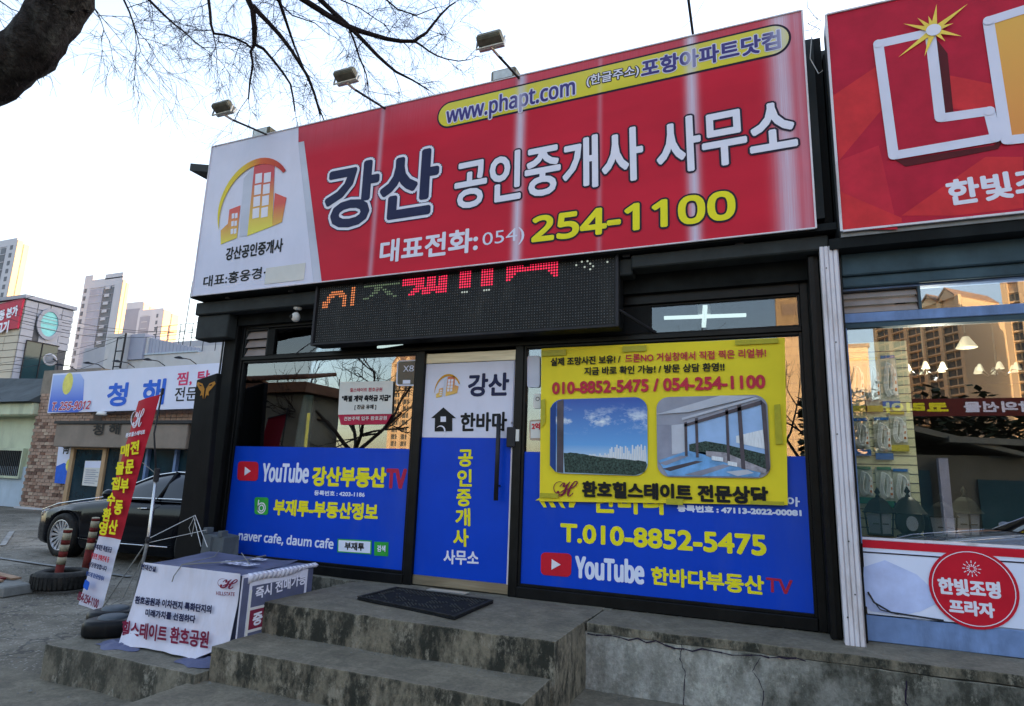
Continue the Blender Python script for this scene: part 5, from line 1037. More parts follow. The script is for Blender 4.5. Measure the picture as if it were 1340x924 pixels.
# green low building at the far left
gb=thing('green_building','pale green rendered low building with barred window and dark roof at the left edge','building',(-27,9,-.58))
part('wall','render_green',gb,(-34,-23.1,8.6,14,.75,2.55)); part('lower_wall','render_blue',gb,(-34,-23.12,8.55,14,-.58,.75)); part('eave','render_green',gb,(-34,-22.95,8.1,8.6,2.45,2.9),bevel=.05)
MB().hexa([(-34,7.9,2.9),(-22.9,7.9,2.9),(-22.9,14,2.9),(-34,14,2.9),(-34,9.5,4.3),(-23.3,9.5,3.9),(-23.3,13,4.0),(-34,13,4.3)]).build('roof','roof_dark',gb)
wxa,wza=-24.73,0.4334; wxb,wzb=-23.68,1.283
wf=part('window','teal_glass',gb,(wxa-.5,wxb,8.56,8.6,wza,wzb)); part('window_trim','render_green',wf,(wxa-.5,wxb+.06,8.45,8.6,wza-.08,wza),(wxa-.5,wxb+.06,8.45,8.6,wzb,wzb+.08),(wxb,wxb+.06,8.45,8.6,wza,wzb))
for i in range(14): part('window_bar','steel_dark',wf,(wxa-.4+i*(wxb-wxa+.4)/14,wxa-.37+i*(wxb-wxa+.4)/14,8.46,8.49,wza,wzb))
# tiled building with round window
tb=thing('tiled_building','grey and beige tiled building with round window and dark green glass bay','building',(-55,25,-.58))
CX,CY,CZ=-50.33,22.0,12.8; DY=3.5
part('wall','joint',tb,(-75,CX-.06,CY+.06,CY+DY-.06,-.58,CZ-.3)); part('parapet','tile_grey_dark',tb,(-75,CX+.15,CY-.15,CY+DY+.1,CZ-.15,CZ+.12))
pm={}
def panel(nm,m,x0,x1,y0,y1,z0,z1,par=tb):
    k=(round(x1-x0,3),round(y1-y0,3),round(z1-z0,3),m); c=Vector(((x0+x1)/2,(y0+y1)/2,(z0+z1)/2)); h_=[(x1-x0)/2,(y1-y0)/2,(z1-z0)/2]
    if k not in pm:
        bb=MB().box(-h_[0],h_[0],-h_[1],h_[1],-h_[2],h_[2]); me=bpy.data.meshes.new(nm); me.from_pydata(bb.v,[],bb.f); me.materials.append(M(m)); pm[k]=me
    return link(nm,pm[k],par,WM[par].inverted()@Matrix.Translation(c))
ZB=(23.34,9.572)[1]; nz=16; hz=(CZ-.2-4.0)/nz
for j in range(nz):
    z0_=4.0+j*hz
    for i in range(4):
        y0_=CY+.03+i*DY/4
        if 9.2<z0_<12 and i in(1,2) and 9.6<z0_+hz/2<11.4: continue
        if z0_+hz*.5<ZB and i>=1: continue
        panel('wall_panel','tile_grey' if (i*3+j*5)%7 else 'tile_grey_dark',CX-.05,CX+.012*((i+j)%3),y0_,y0_+DY/4-.05,z0_,z0_+hz-.05)
    for i in range(5):
        x1_=CX-.1-i*1.6
        panel('wall_panel','tile_beige',x1_-1.55,x1_,CY-.01*((i+j)%3),CY+.05,z0_,z0_+hz-.05)
yc,zc=23.8,11.12
FX=((CX,0,0),(0,1,0),(0,0,1)); rw=fpoly(FX,ell((yc,zc),.62,.95,32),.02,.08,'round_window','cyan_glass',tb)
b=MB(); e=ell((yc,zc),.86,1.2,32); e2=ell((yc,zc),.62,.95,32)
for i in range(32): b.prism([fr(FX,*p,.03) for p in (e[i],e[(i+1)%32],e2[(i+1)%32],e2[i])],(.12,0,0))
b.build('round_frame','tile_grey_dark',tb)
fpoly(FX,[(yc-.5,9.6),(yc+1.0,9.6),(yc+1.0,11.4),(yc-.5,11.4)],-.03,.0,'wall_panel','tile_grey',tb)
for dz in (-.35,.0,.35): part('glazing_bar','tile_grey',rw,(CX+.08,CX+.11,yc-.6,yc+.6,zc+dz-.02,zc+dz+.02))
gy0=22.64,9.08.__getitem__(0) if False else CY+.9
part('glass_bay','teal_glass',tb,(CX-.02,CX+.05,CY+.55,CY+1.6,3.5,ZB),(CX-.02,CX+.05,CY+1.66,CY+2.75,3.5,ZB))
part('bay_frame','steel_dark',tb,(CX,CX+.10,CY+.50,CY+.55,3.5,ZB+.06),(CX,CX+.10,CY+1.6,CY+1.66,3.5,ZB+.06),(CX,CX+.10,CY+.55,CY+2.8,ZB,ZB+.08))
rsg=thing('red_wall_sign','red sign with white lettering on the beige tiled wall at the left edge','sign',(-53,21.8,10))
F=((0,21.9,0),(1,0,0),(0,0,1)); fpoly(F,[(-59.01,11.99),(-50.36,12.59),(-50.41,10.35),(-58.36,10.17)],-.05,.1,'sign_panel','dull_red',rsg)
text('동 본가',F,(-52.73,11.07,-50.66,11.34,0.7434),.05,'white_ink',rsg,.12); text('고기',F,(-52.77,10.03,-51.42,10.12,0.848),.05,'white_ink',rsg,.12)
# low grey block + white building + rooftop details
lb=part('low_block','tile_grey',None,(-46,-29.9,24,30,-.5,9.1)); tag(lb,'low grey parapet block between the tiled building and the white building','building')
wb=thing('white_building','white rendered building with glass block parapet behind the restaurant sign','building',(-27,18,-.58))
part('wall','render_white',wb,(-30.15,-28.75,15,20,-.58,7.2),(-28.75,-12,15.6,20,-.58,6.45)); part('blue_pier','tower_blue',wb,(-28.74,-27.75,15.2,16,5.9,7.15)); part('parapet_wall','render_white',wb,(-29.2,-12,15.3,15.6,-.5,6.1))
part('parapet_cap','render_blue',wb,(-27.7,-24.2,15.25,15.62,6.1,6.16))
gp=part('glass_blocks','render_white',wb,(-27.74,-27.6,15.3,15.5,6.16,7.0))
b=MB()
for i in range(14):
    x=-27.6+i*.24; zt_=6.95-.05*i; b.box(x,x+.22,15.36,15.42,6.17,max(6.3,zt_))
b.build('glass_block_row','tower_blue',wb)
b=MB()
for px_,lab in ((183,0),(205,0),(228,0),(250,0)): pass
for x in (-27.4,-26.6,-25.8,-25.0,-24.2,-23.4,-22.6): b.tube([(x,15.5,6.1),(x,15.5,7.55)],.018,5)
for z in (7.5,7.15,6.8): b.tube([(-27.6,15.5,z),(-21.5,15.5,z+.12)],.014,5)
b.build('roof_railing','steel_dark',wb)
b=MB(); b.tube([(-25.4,15.4,6),(-25.3,15.4,9.6)],.02,5); tag(b.build('roof_antenna','steel_dark'),'thin antenna mast on the white building roof','antenna')
pf=thing('pole_frame','black metal frame with a box fixed to the white building edge','metal frame',(-29.2,14.8,5)); b=MB()
a=-28.54,7.117; c=-28.58,5.407; e=-29.14,6.434; b.tube([(a[0],14.8,a[1]),(c[0],14.8,c[1])],.05,6)
for zz in (6.9,6.25,5.5): b.tube([(a[0]-.55-(6.9-zz)*.0,14.8,zz),(a[0]-.02,14.8,zz)],.03,5)
b.tube([(a[0]-.55,14.8,6.9),(a[0]-.55,14.8,5.3)],.03,5); b.build('metal_tube','steel_dark',pf)
cm=thing('convex_mirror','round white rimmed convex mirror on a curved arm before the dark green glass bay','mirror',(-34.24,15,6)); x_,z_=-34.32,6.086
b=MB(); FQ=((0,15,0),(.9,.43,0),(0,0,1))
b.lathe((0,0,0),[(.30,0),(.36,.03),(.36,.06),(.30,.09),(.24,.05)],24,axis='y',closed=True); rot=Matrix.Rotation(.55,3,'Z')@Matrix.Rotation(.35,3,'X'); b.v=[tuple(rot@Vector(v)*.9+Vector((x_,15,z_))) for v in b.v]; b.build('mirror_rim','alu_white',cm,True)
b=MB(); b.lathe((0,0,0),[(0,-.02),(.15,.0),(.30,.04)],20,axis='y'); b.v=[tuple(rot@Vector(v)*.9+Vector((x_,15,z_))) for v in b.v]; b.build('mirror_face','tile_grey',cm,True)
MB().tube([(x_+.2,15.05,z_+.05),(x_+.5,15.1,z_-.1),(x_+.6,15.1,z_-.5),(x_+.6,15.1,-.5)],.04,6).build('mirror_arm','steel_dark',cm,True)
# overhead wires
wr=thing('overhead_wires','thin sagging overhead wires crossing in front of the tiled building','wires',(-40,12,7))
def wire(p,q,sag,r=.009,par=wr):
    p,q=Vector(p),Vector(q); P=[p.lerp(q,i/16)-Vector((0,0,sag*4*(i/16)*(1-i/16))) for i in range(17)]; MB().tube(P,r,4).build('wire','steel_dark',par)
def yp(D,px,py): pass
W_=[((-30.19,10.14,4.784),(-22.79,10.85,5.821),.15),((-30.2,10.19,4.536),(-22.79,10.86,5.764),.3),((-30.07,9.653,7.272),(-19.83,12.02,6.216),.6),((-30.08,9.696,7.054),(-19.84,12.04,6.13),.7),((-30.22,10.28,4.1),(-21.57,9.425,4.549),.3),((-30.08,9.666,7.21),(-25.58,9.337,7.324),.1),((-28.91,10.17,7.19),(-19.98,12,6.039),.35)]
for p,q_,s_ in W_: wire(p,q_,s_)
# ======================= towers =======================
def tower(name,label,x0,x1,y0,dy,ztop,kinds,floors,zb=0):
    t=thing(name,label,'apartment tower',((x0+x1)/2,y0+dy/2,0),'apartment towers on the horizon'); W_=x1-x0
    part('tower_body','tower_white',t,(x0,x1,y0,y0+dy,zb,ztop)); part('side_wall','tower_sunlit_tint',t,(x1+.01,x1+.4,y0+.15,y0+dy*.46,zb,ztop-1)); part('side_wall','tower_sunlit_tint',t,(x1+.01,x1+.4,y0+dy*.54,y0+dy-.1,zb,ztop-2)); fh=(ztop-zb-3)/floors  # sun-facing tower sides: warm low sunlight is put into their orange colour
    for (a,c_,m_,style) in kinds:
        xa,xb=x0+W_*a,x0+W_*c_
        if style=='band': part('window_band',m_,t,(xa,xb,y0-.15,y0,zb+2,ztop-4))
        for k in range(floors):
            z=ztop-3.2-k*fh
            if style=='win': panel('window',m_,xa,xb,y0-.12,y0+.02,z-fh*.55,z,t)
            if style=='balc': panel('balcony',m_,xa,xb,y0-.5,y0-.16,z-fh*.45,z-fh*.1,t)
            if style=='rail': panel('floor_line',m_,xa,xb,y0-.3,y0-.16,z-fh*.08,z,t)
    return t
tower('apartment_tower','tall pale apartment tower with dark window bands cut by the left edge',-344,-303.5,150,5.2,97,[(.50,.62,'tower_dark','band'),(.66,.72,'tower_dark','band'),(.745,.83,'tower_dark','band'),(.90,.945,'tower_dark','win'),(.50,.83,'tower_white','rail')],26)
part_t=tower('apartment_tower','pale apartment tower with central glass strip standing left of the white building',-285.4,-260,170,3.4,81,[(.04,.10,'tower_dark','win'),(.20,.55,'tower_blue','band'),(.56,.82,'tower_glass','band'),(.62,.74,'tower_white','balc'),(.20,.55,'tower_white','rail'),(.56,.82,'tower_grey','rail')],22)
part('crown_frame','tower_white',part_t,(-285.4,-260,170.2,171,81,81.6),(-285.4,-280,170,172,81,84.0),(-272,-260.5,170.2,173,81,83.5))
t3=tower('apartment_tower','distant grey apartment tower half hidden behind the one with the glass strip',-352,-331,232,8,93,[(.1,.9,'tower_grey','band')],20); t4=tower('apartment_tower','distant low apartment tower with white balconies right of the grey one',-331,-311,230,10,87,[(.10,.50,'tower_grey','band'),(.18,.42,'tower_white','rail'),(.75,.82,'tower_dark','win')],22)
# ======================= neighbour shop =======================
ls=thing('neighbour_shop','lighting shop with blue grey aluminium window frames right of the white fluted pillar','shop',(2,3,-.0))
part('wall','wall_black',ls,(.47,3.9,-.05,.05,2.52,4.30),(3.85,3.9,.1,7,0,4.3),(.47,3.9,6.95,7.05,0,4.3)); part('roof','roof_dark',ls,(.40,3.95,.1,7.3,4.36,4.44))
part('soffit','soffit_dark',ls,(.40,3.9,-.35,-.05,2.58,2.655)); part('shutter_box','bluegrey',ls,(.475,3.9,-.22,-.06,2.42,2.58),(.475,3.9,-.19,-.06,2.34,2.42),bevel=.008)
fz=MB()   # fluted pillar
pts=[]; px0,px1,py0=.338,.452,-.335
n=4; wv=(px1-px0)/n
out=[(px0,py0+.10)]
for i in range(n):
    a=px0+i*wv; out+=[(a,py0),(a+wv*.72,py0),(a+wv*.78,py0+.010),(a+wv*.96,py0+.010)]
out+=[(px1,py0),(px1,py0+.10)]
fz.prism([(x,y,-.05) for x,y in out],(0,0,2.66)); fp=fz.build('fluted_pillar','alu_white',None); tag(fp,'white fluted metal pillar between the two shops','pillar')
part('pillar_back','frame_dark',ls,(.345,.445,-.232,-.08,0,2.6),(.455,.475,-.23,-.05,0,2.6)); part('pillar_return','frame_dark',shop,(.265,.33,-.20,-.06,0,2.6),(.268,.30,-.23,-.20,0,2.58))
gzb=0.636; gzt=2.09
part('window_rail','alu_blue',ls,(.475,3.85,-.16,-.07,gzt+.0,gzt+.068),(.475,3.85,-.155,-.07,2.325,2.34),bevel=.004); part('rail_lip','bluegrey',ls,(.475,3.85,-.15,-.07,gzt-.035,gzt-.001)); part('side_jamb','alu_blue',ls,(.475,.49,-.15,-.07,.6,gzt-.035))
wf=part('display_window','alu_white',ls,(.49,3.85,-.14,-.08,gzb-.01,gzb+.004)); part('pane','pane_shop',wf,(.49,3.85,-.123,-.117,gzb+.004,gzt-.035)); 
wf=part('transom_window','bluegrey',ls,(.935,.95,-.15,-.08,gzt+.068,2.325)); part('pane','pane_shop',wf,(.95,3.85,-.123,-.117,gzt+.068,2.325))
lv=part('louvre_vent','steel_dark',ls,(.475,.482,-.15,-.08,gzt+.068,2.325),(.928,.935,-.15,-.08,gzt+.068,2.325),(.482,.928,-.15,-.08,2.315,2.325))
for i in range(3):
    z=gzt+.073+i*.053; MB().hexa([(.482,-.15,z),(.928,-.15,z),(.928,-.144,z),(.482,-.144,z),(.482,-.12,z+.050),(.928,-.12,z+.050),(.928,-.114,z+.050),(.482,-.114,z+.050)]).build('slat','louver_glass',lv)
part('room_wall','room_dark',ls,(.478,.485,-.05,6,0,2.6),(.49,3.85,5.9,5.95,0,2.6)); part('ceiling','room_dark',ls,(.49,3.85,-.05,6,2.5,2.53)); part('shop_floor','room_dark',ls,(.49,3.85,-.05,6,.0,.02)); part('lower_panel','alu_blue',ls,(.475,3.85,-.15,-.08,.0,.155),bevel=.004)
F=((0,-0.15,0),(1,0,0),(0,0,1))
pz=thing('window_panel_print','white and pale blue printed panel with red stripe under the lighting shop window','printed panel',(2,-.15,.2))
fpoly(F,[(.49,.165),(3.8,.165),(3.8,gzb-.012),(.49,gzb-.012)],-.01,.0,'panel_board','film_white',pz)
a=0.6379; c=0.5745; fpoly(F,[(.49,c),(3.8,c),(3.8,gzb-.012),(.49,gzb-.012)],.001,.003,'red_stripe','film_red',pz)
z1_=0.5503; fpoly(F,[(.49,z1_-.008),(3.8,z1_-.008),(3.8,z1_),(.49,z1_)],.001,.003,'dark_line','dark_line',pz)
fpoly(F,[(0.4862,0.451),(0.6116,0.5039),(0.7833,0.4292),(0.9146,0.291),(0.7864,0.21),(0.6806,0.1759),(0.5115,0.1806),(0.471,0.2229)],.001,.002,'blue_facet','panel_lilac',pz)
c0=1.072,0.3736; rx=.5*(1.296-0.8346); fpoly(F,ell((c0[0],c0[1]),rx,rx*1.02,40),.004,.007,'round_badge','film_red',pz)
b=MB(); e=ell(c0,rx*.93,rx*.95,40); e2=ell(c0,rx*.91,rx*.93,40)
for i in range(40): b.prism([fr(F,*p,.008) for p in (e[i],e[(i+1)%40],e2[(i+1)%40],e2[i])],(0,-.001,0))
b.build('badge_ring','white_ink',pz); b=MB()
sc_=1.075,0.4906
for k in range(12):
    a_=2*math.pi*k/12
    for r0,r1 in ((.012,.028),(.034,.048)):
        d_=Vector((math.cos(a_),math.sin(a_))); s_=Vector((-d_.y,d_.x))*.0022; o_=Vector(sc_); b.prism([fr(F,*p,.008) for p in (o_+d_*r0-s_,o_+d_*r1-s_,o_+d_*r1+s_,o_+d_*r0+s_)],(0,-.001,0))
b.build('badge_sparkle','white_ink',pz)
text('한빛조명',F,(0.8937,0.3296,1.206,0.3292,0.0916),.005,'white_ink',pz,.008); text('프라자',F,(0.9404,0.2198,1.165,0.2157,0.0791),.005,'white_ink',pz,.008)
b=MB(); b.tube([(.50,-.165,.30),(.53,-.17,.24),(.62,-.172,.19),(.9,-.168,.172)],.006,5); b.tube([(.50,-.165,.29),(.56,-.175,.20),(.66,-.17,.182)],.004,5); tag(b.build('peeling_film_edge','steel_dark'),'peeling dark film edge at the lower left corner of the printed panel','film strip')
# goods behind the window
gw=part('slat_board','slat_wall',ls,(.49,.90,.20,.215,.60,2.02)); b=MB()
for i in range(22): b.box(.492,.90,.196,.20,.62+i*.063,.626+i*.063)
b.build('slat_grooves','joint',ls)
def pack(cx,cz,h,card,cord,label):
    t=thing('cord_pack',label,'packaged cord',(cx,.15,cz),'packaged extension cords hanging behind the lighting shop window'); w_=.055
    MB().box(cx-w_,cx+w_,.185,.19,cz-h/2,cz+h/2).build('backing','pack_clear',t,bevel=.003); MB().box(cx-w_,cx+w_,.165,.178,cz-h/2,cz-h/2+.045).build('header_card',card,t); MB().box(cx-w_*.8,cx+w_*.8,.168,.178,cz+h/2-.02,cz+h/2).build('top_card',card,t)
    b=MB()
    for k in range(3):
        P=[]
        for i in range(17): a=math.pi*2*i/16; P.append((cx-.010+k*.009+.022*math.cos(a)*(1+.3*math.sin(2*a)),.160-.006*k,cz+.01+(h*.33-.006*k)*math.sin(a)))
        b.tube(P,.0055,6,False)
    b.build('cord_loop',cord,t,True)
    b=MB(); b.box(cx+.020,cx+.045,.148,.165,cz-h*.28,cz+h*.22); b.build('socket_strip','cord_white',t,bevel=.004)
    b=MB()
    for k in range(3): b.box(cx+.026,cx+.039,.1445,.148,cz-h*.2+k*h*.14,cz-h*.14+k*h*.14)
    b.build('socket','cord_orange',t)
pk_=[(.56,1.70,.40,'pack_yellow','leftmost cord pack in the top row, above the blue cards'),(.66,1.70,.40,'pack_yellow','cord pack with yellow card, second in the top row'),(.77,1.72,.38,'pack_blue','cord pack at the right end of the top row'),(.565,1.32,.27,'pack_blue','coiled white cord with blue card at the left of the middle row'),(.70,1.31,.30,'pack_blue','large coiled white cord with blue card in the middle row'),(.80,1.36,.28,'pack_yellow','yellowish cord pack at the right end of the middle row'),
 (.565,.98,.26,'pack_green','cord pack with green card in the lower row, far left'),(.69,.97,.28,'pack_green','white cord loop with green card in the lower row'),(.79,.96,.28,'pack_blue','white power strip with orange sockets in the lower row')]
for cx,cz,h,card,lab in pk_: pack(cx,cz,h,card,'cord_white',lab)
def lantern(cx,y,sc_,label,oval=False):
    z0=gzb+.006; t=thing('garden_lantern',label,'lantern',(cx,y,z0),'dark outdoor lanterns standing on the shop window sill'); s=sc_
    sides=4 if not oval else 14
    def rg(z,r): return (r*s,z*s)
    MB().lathe((cx,y,z0),[rg(0,0),rg(0,.085),rg(.012,.085),rg(.02,.07)] and [(.085*s,0),(.085*s,.012*s),(.065*s,.022*s)],sides).build('base','lantern_dark',t)
    if not oval:
        for k in range(4):
            a=math.pi/2*k; x_,y_=cx+.078*s*math.cos(a),y+.078*s*math.sin(a); MB().tube([(x_,y_,z0+.015*s),(cx+.092*s*math.cos(a),y+.092*s*math.sin(a),z0+.165*s)],.006*s,4).build('corner_post','lantern_dark',t)
        MB().lathe((cx,y,z0),[(.068*s,.02*s),(.082*s,.16*s)],4).build('glass_body','rest_trim' if False else 'tile_grey',t)
        MB().tube([(cx-.05*s,y-.062*s,z0+.09*s),(cx+.05*s,y-.062*s,z0+.09*s)],.004*s,4).build('cross_bar','lantern_dark',t)
    else: 
        MB().lathe((cx,y,z0),[(.05*s,.02*s),(.085*s,.06*s),(.09*s,.10*s),(.085*s,.16*s)],14).build('glass_body','lantern_dark',t,True); fpoly(((0,y-.092*s,0),(1,0,0),(0,0,1)),ell((cx,z0+.10*s),.035*s,.05*s,20),0,.004,'oval_pane','tile_grey',t)
    MB().lathe((cx,y,z0),[(.115*s,.165*s),(.10*s,.18*s),(.06*s,.25*s),(.03*s,.275*s),(.0,.28*s)],sides if not oval else 16).build('lantern_roof','lantern_dark',t,oval)
    MB().lathe((cx,y,z0),[(.0,.27*s),(.018*s,.28*s),(.008*s,.30*s),(.020*s,.315*s),(.006*s,.345*s),(0,.355*s)],8).build('finial','lantern_dark',t,True); return t
lantern(.62,.03,.92,'square black garden lantern on the sill, nearest the white pillar'); lantern(.80,.05,.96,'rounded black garden lantern with an oval pane, second from the pillar',True); lantern(1.0,.10,.86,'dim dark garden lantern third from the pillar'); lantern(1.22,.5,1.0,'dark lantern silhouette further back inside the shop window')
def chandelier(cx,y,z,label,n=6,r=.14):
    t=thing('pendant_chandelier',label,'chandelier',(cx,y,2.5),'pendant chandeliers inside the lighting shop'); MB().tube([(cx,y,2.5),(cx,y,z)],.006,5).build('pendant_rod','lantern_dark',t); MB().lathe((cx,y,2.44),[(0,.06),(.16,.055),(.18,.03),(.15,0),(0,0)],18).build('ceiling_rose','lantern_dark',t,True)
    for k in range(n):
        a=2*math.pi*k/n+.4; e=(cx+r*math.cos(a),y+r*math.sin(a)); MB().tube([(cx,y,z),((cx+e[0])/2,(y+e[1])/2,z-.06),(e[0],e[1],z)],.006,5).build('chandelier_arm','chrome',t,True); MB().lathe((e[0],e[1],z),[(.008,.03),(.016,.02),(.026,-.01),(.032,-.03)],12).build('glass_shade','lamp_glow' if k%2==0 else 'pack_clear',t,True)
    return t
chandelier(1.15,1.0,1.95,'chandelier with small lit glass bells, left one seen in the shop window'); chandelier(1.72,1.3,1.98,'chandelier with small lit glass bells, right one seen in the shop window')
lp=bpy.data.lights.new('chandelier_lamp','POINT'); lp.energy=26; lp.color=(1,.93,.78); lp.shadow_soft_size=.015; lo=bpy.data.objects.new('chandelier_lamp',lp); COL.objects.link(lo); lo.location=(1.15,.62,1.80)
sh=thing('lit_shade','pale lit conical lamp shade hanging inside the lighting shop window','lamp shade',(1.42,.9,2.1)); x_,z_=1.431,2.135
MB().lathe((x_,.9,z_-.05),[(.02,.09),(.025,.085),(.075,.0)],20).build('shade','lamp_glow',sh,True); MB().tube([(x_,.9,z_+.07),(x_,.9,2.5)],.004,4).build('cord','lantern_dark',sh)
# ======================= trees =======================
def rvec(rnd): return Vector((rnd.uniform(-1,1),rnd.uniform(-1,1),rnd.uniform(-1,1)))
def twig(b,p,d,L_,r,depth,rnd,droop=.15,rmin=.0022):
    n=4; P=[Vector(p)]; d=d.normalized()
    for i in range(n): d=(d+rvec(rnd)*.28+Vector((0,0,-droop*.3))).normalized(); P.append(P[-1]+d*L_/n)
    b.tube(P,[max(rmin*.7,r*(1-.75*i/n)) for i in range(n+1)],4 if r>.006 else 3,False)
    if depth>0:
        for i in range(1,n+1):
            for _ in range(2 if rnd.random()<.4 else 1):
                nd=((P[i]-P[i-1]).normalized()+rvec(rnd)*.95).normalized(); twig(b,P[i],nd,L_*rnd.uniform(.45,.72),r*.55,depth-1,rnd,droop,rmin)
rnd=random.Random(21)
tr=thing('bare_tree','leafless tree with thick gnarled limb at top left and fine twigs over the sign','tree',(-12.4,-5.0,-.6))
LP=[(-12.4,-5,.6),(-12.2,-4.9,2.0),(-11.3,-4.6,3.0),(-9.5,-4.1,3.5),(-7.5,-3.7,3.55),(-5.7,-3.35,3.4),*[(-4.655,-3.052,3.278),(-4.275,-2.942,3.516),(-4.043,-2.922,3.878),(-3.899,-2.946,4.275)]]
LP=[Vector((LP[0][0],LP[0][1],-.7))]+[Vector(p) for p in LP]
P=[]
for i in range(len(LP)-1):
    for k in range(8): P.append(LP[i].lerp(LP[i+1],k/8))
P.append(LP[-1])
for _ in range(3): P=[P[0]]+[(P[i-1]+P[i]*2+P[i+1])/4 for i in range(1,len(P)-1)]+[P[-1]]
b=MB(); n=28; rad=[.25-.125*(i/len(P)) for i in range(len(P))]; b.tube(P,rad,n)
lim=[]
for i,p in enumerate(P): 
    for j in range(n):
        v=Vector(b.v[i*n+j]); dn=(v-p).normalized(); k=.022*noise.noise(v*3)+.018*noise.noise(v*9)+.014*noise.noise(v*26); b.v[i*n+j]=tuple(v+dn*k)
b.build('trunk','bark',tr,True)
b=MB()
for i in range(260):      # shaggy bark flakes at the edges
    k=rnd.randrange(50,len(P)-1); a=rnd.uniform(0,6.28); v=Vector(b.v[0]) if False else P[k]; t_=(P[k+1]-P[k]).normalized(); o=t_.orthogonal().normalized(); o=Matrix.Rotation(a,3,t_)@o; q_=P[k]+o*(rad[k]+.0); s_=t_.cross(o)*rnd.uniform(.008,.025)
    b.add([q_-s_-o*.02,q_+s_-o*.02,q_+o*rnd.uniform(.015,.045)+t_*rnd.uniform(-.03,.03)],[(0,1,2)])
b.build('bark_flakes','bark',tr)
arcP=[Vector(LP[-1]),*[Vector(p) for p in [(-4.19,-2.634,5.335),(-3.818,-2.527,5.568)]],*[Vector(p) for p in [(-5.061,-1.141,6.963),(-4.87,-0.908,6.261)]]]
brs=[([*[(-5.239,-0.598,6.664),(-5.302,-0.5143,6.153),(-5.259,-0.4726,6.044),(-5.252,-0.4291,5.858),(-5.261,-0.3906,5.663)]],.030,.020),([*[(-5.261,-0.3906,5.663),(-5.304,-0.3905,5.576),(-5.287,-0.3538,5.441),(-5.328,-0.327,5.236),(-5.352,-0.2968,5.049)]],.014,.006),([*[(-5.261,-0.3906,5.663),(-5.167,-0.3406,5.615),(-5.077,-0.2772,5.5),(-4.972,-0.2004,5.351),(-4.905,-0.147,5.235),(-4.881,-0.1002,5.066),(-4.871,-0.0667,4.931)]],.015,.006),([*[(-5.257,-0.4809,6.087),(-5.189,-0.4342,6.004),(-5.106,-0.3791,5.914),(-4.977,-0.2907,5.758),(-4.865,-0.2072,5.592),(-4.784,-0.1404,5.443),(-4.718,-0.087,5.327),(-4.655,-0.0169,5.125),(-4.609,0.0499,4.907)]],.024,.009),
([*[(-4.923,-0.448,6.59),(-4.75,-0.2877,6.19),(-4.626,-0.2176,6.11),(-4.456,-0.1209,5.997),(-4.285,-0.0275,5.902),(-4.144,0.0443,5.848),(-4.01,0.1093,5.81),(-3.876,0.1743,5.773),(-3.733,0.2393,5.753),(-3.589,0.2993,5.758),(-3.523,0.3159,5.811),(-3.457,0.3342,5.856),(-3.372,0.3458,5.969),(-3.296,0.3574,6.065),(-3.204,0.3757,6.162),(-3.138,0.394,6.207)]],.030,.006),([*[(-3.589,0.2993,5.758),(-3.512,0.3427,5.71),(-3.442,0.3844,5.653),(-3.357,0.4311,5.605),(-3.271,0.4744,5.575),(-3.136,0.5361,5.554),(-3.015,0.5828,5.575)]],.010,.004),([*[(-4.686,-0.3396,6.557),(-4.551,-0.201,6.18),(-4.421,-0.1176,6.049),(-4.284,-0.0308,5.919),(-4.132,0.0693,5.755),(-3.98,0.1711,5.582),(-3.888,0.2295,5.493),(-3.796,0.2862,5.411),(-3.703,0.3363,5.364),(-3.625,0.378,5.324),(-3.462,0.4697,5.22)]],.026,.006),
([*[(-4.269,-0.0174,5.886),(-4.213,0.041,5.726),(-4.173,0.0945,5.558),(-4.137,0.1295,5.466),(-4.109,0.1613,5.374),(-4.097,0.1863,5.282),(-4.095,0.2131,5.163)]],.011,.004),([*[(-4.982,-0.0791,5.794),(-4.874,0.0359,5.475),(-4.823,0.0874,5.338),(-4.78,0.1355,5.2),(-4.737,0.1836,5.062),(-4.701,0.2231,4.95)]],.010,.006),([*[(-5.508,-1.731,5.738),(-5.359,-1.575,5.314),(-5.294,-1.533,5.244),(-5.236,-1.495,5.182),(-5.152,-1.441,5.099),(-5.068,-1.391,5.031),(-4.978,-1.333,4.941),(-4.88,-1.275,4.866)]],.012,.004),([*[(-5.458,-1.88,5.504),(-5.395,-1.779,5.16),(-5.354,-1.74,5.058),(-5.321,-1.7,4.941),(-5.298,-1.672,4.852),(-5.283,-1.646,4.763)]],.009,.003),([*[(-5.331,-1.1,6.244),(-5.315,-0.9913,5.772),(-5.306,-0.9602,5.646),(-5.304,-0.9322,5.52),(-5.279,-0.9012,5.426),(-5.161,-0.8485,5.415),(-5.044,-0.7896,5.372),(-4.971,-0.7508,5.335),(-4.929,-0.7245,5.297)]],.013,.008),([*[(-5.304,-0.9322,5.52),(-5.287,-0.9027,5.418),(-5.269,-0.8732,5.316),(-5.26,-0.8406,5.183)]],.006,.003),
([*[(-5.585,-2.119,5.335),(-5.487,-2.006,5.005),(-5.452,-1.974,4.926),(-5.418,-1.946,4.86),(-5.401,-1.927,4.807),(-5.38,-1.901,4.728)]],.006,.002),([*[(-5.952,-2.618,4.869),(-5.814,-2.523,4.701),(-5.701,-2.457,4.618),(-5.568,-2.391,4.573)]],.006,.002),([*[(-4.048,-0.0646,6.538),(-3.902,0.0606,6.247),(-3.749,0.1557,6.108),(-3.552,0.2524,6.047),(-3.348,0.319,6.14)]],.010,.004),([*[(-4.452,-0.2145,6.438),(-4.335,-0.111,6.188),(-4.147,-0.0143,6.11),(-3.978,0.0841,5.989),(-3.877,0.1409,5.925)]],.008,.003),([*[(-5.087,-0.4979,6.5),(-5.006,-0.391,6.164),(-4.854,-0.2909,6),(-4.619,-0.1741,5.923),(-4.481,-0.089,5.801)]],.009,.003)]
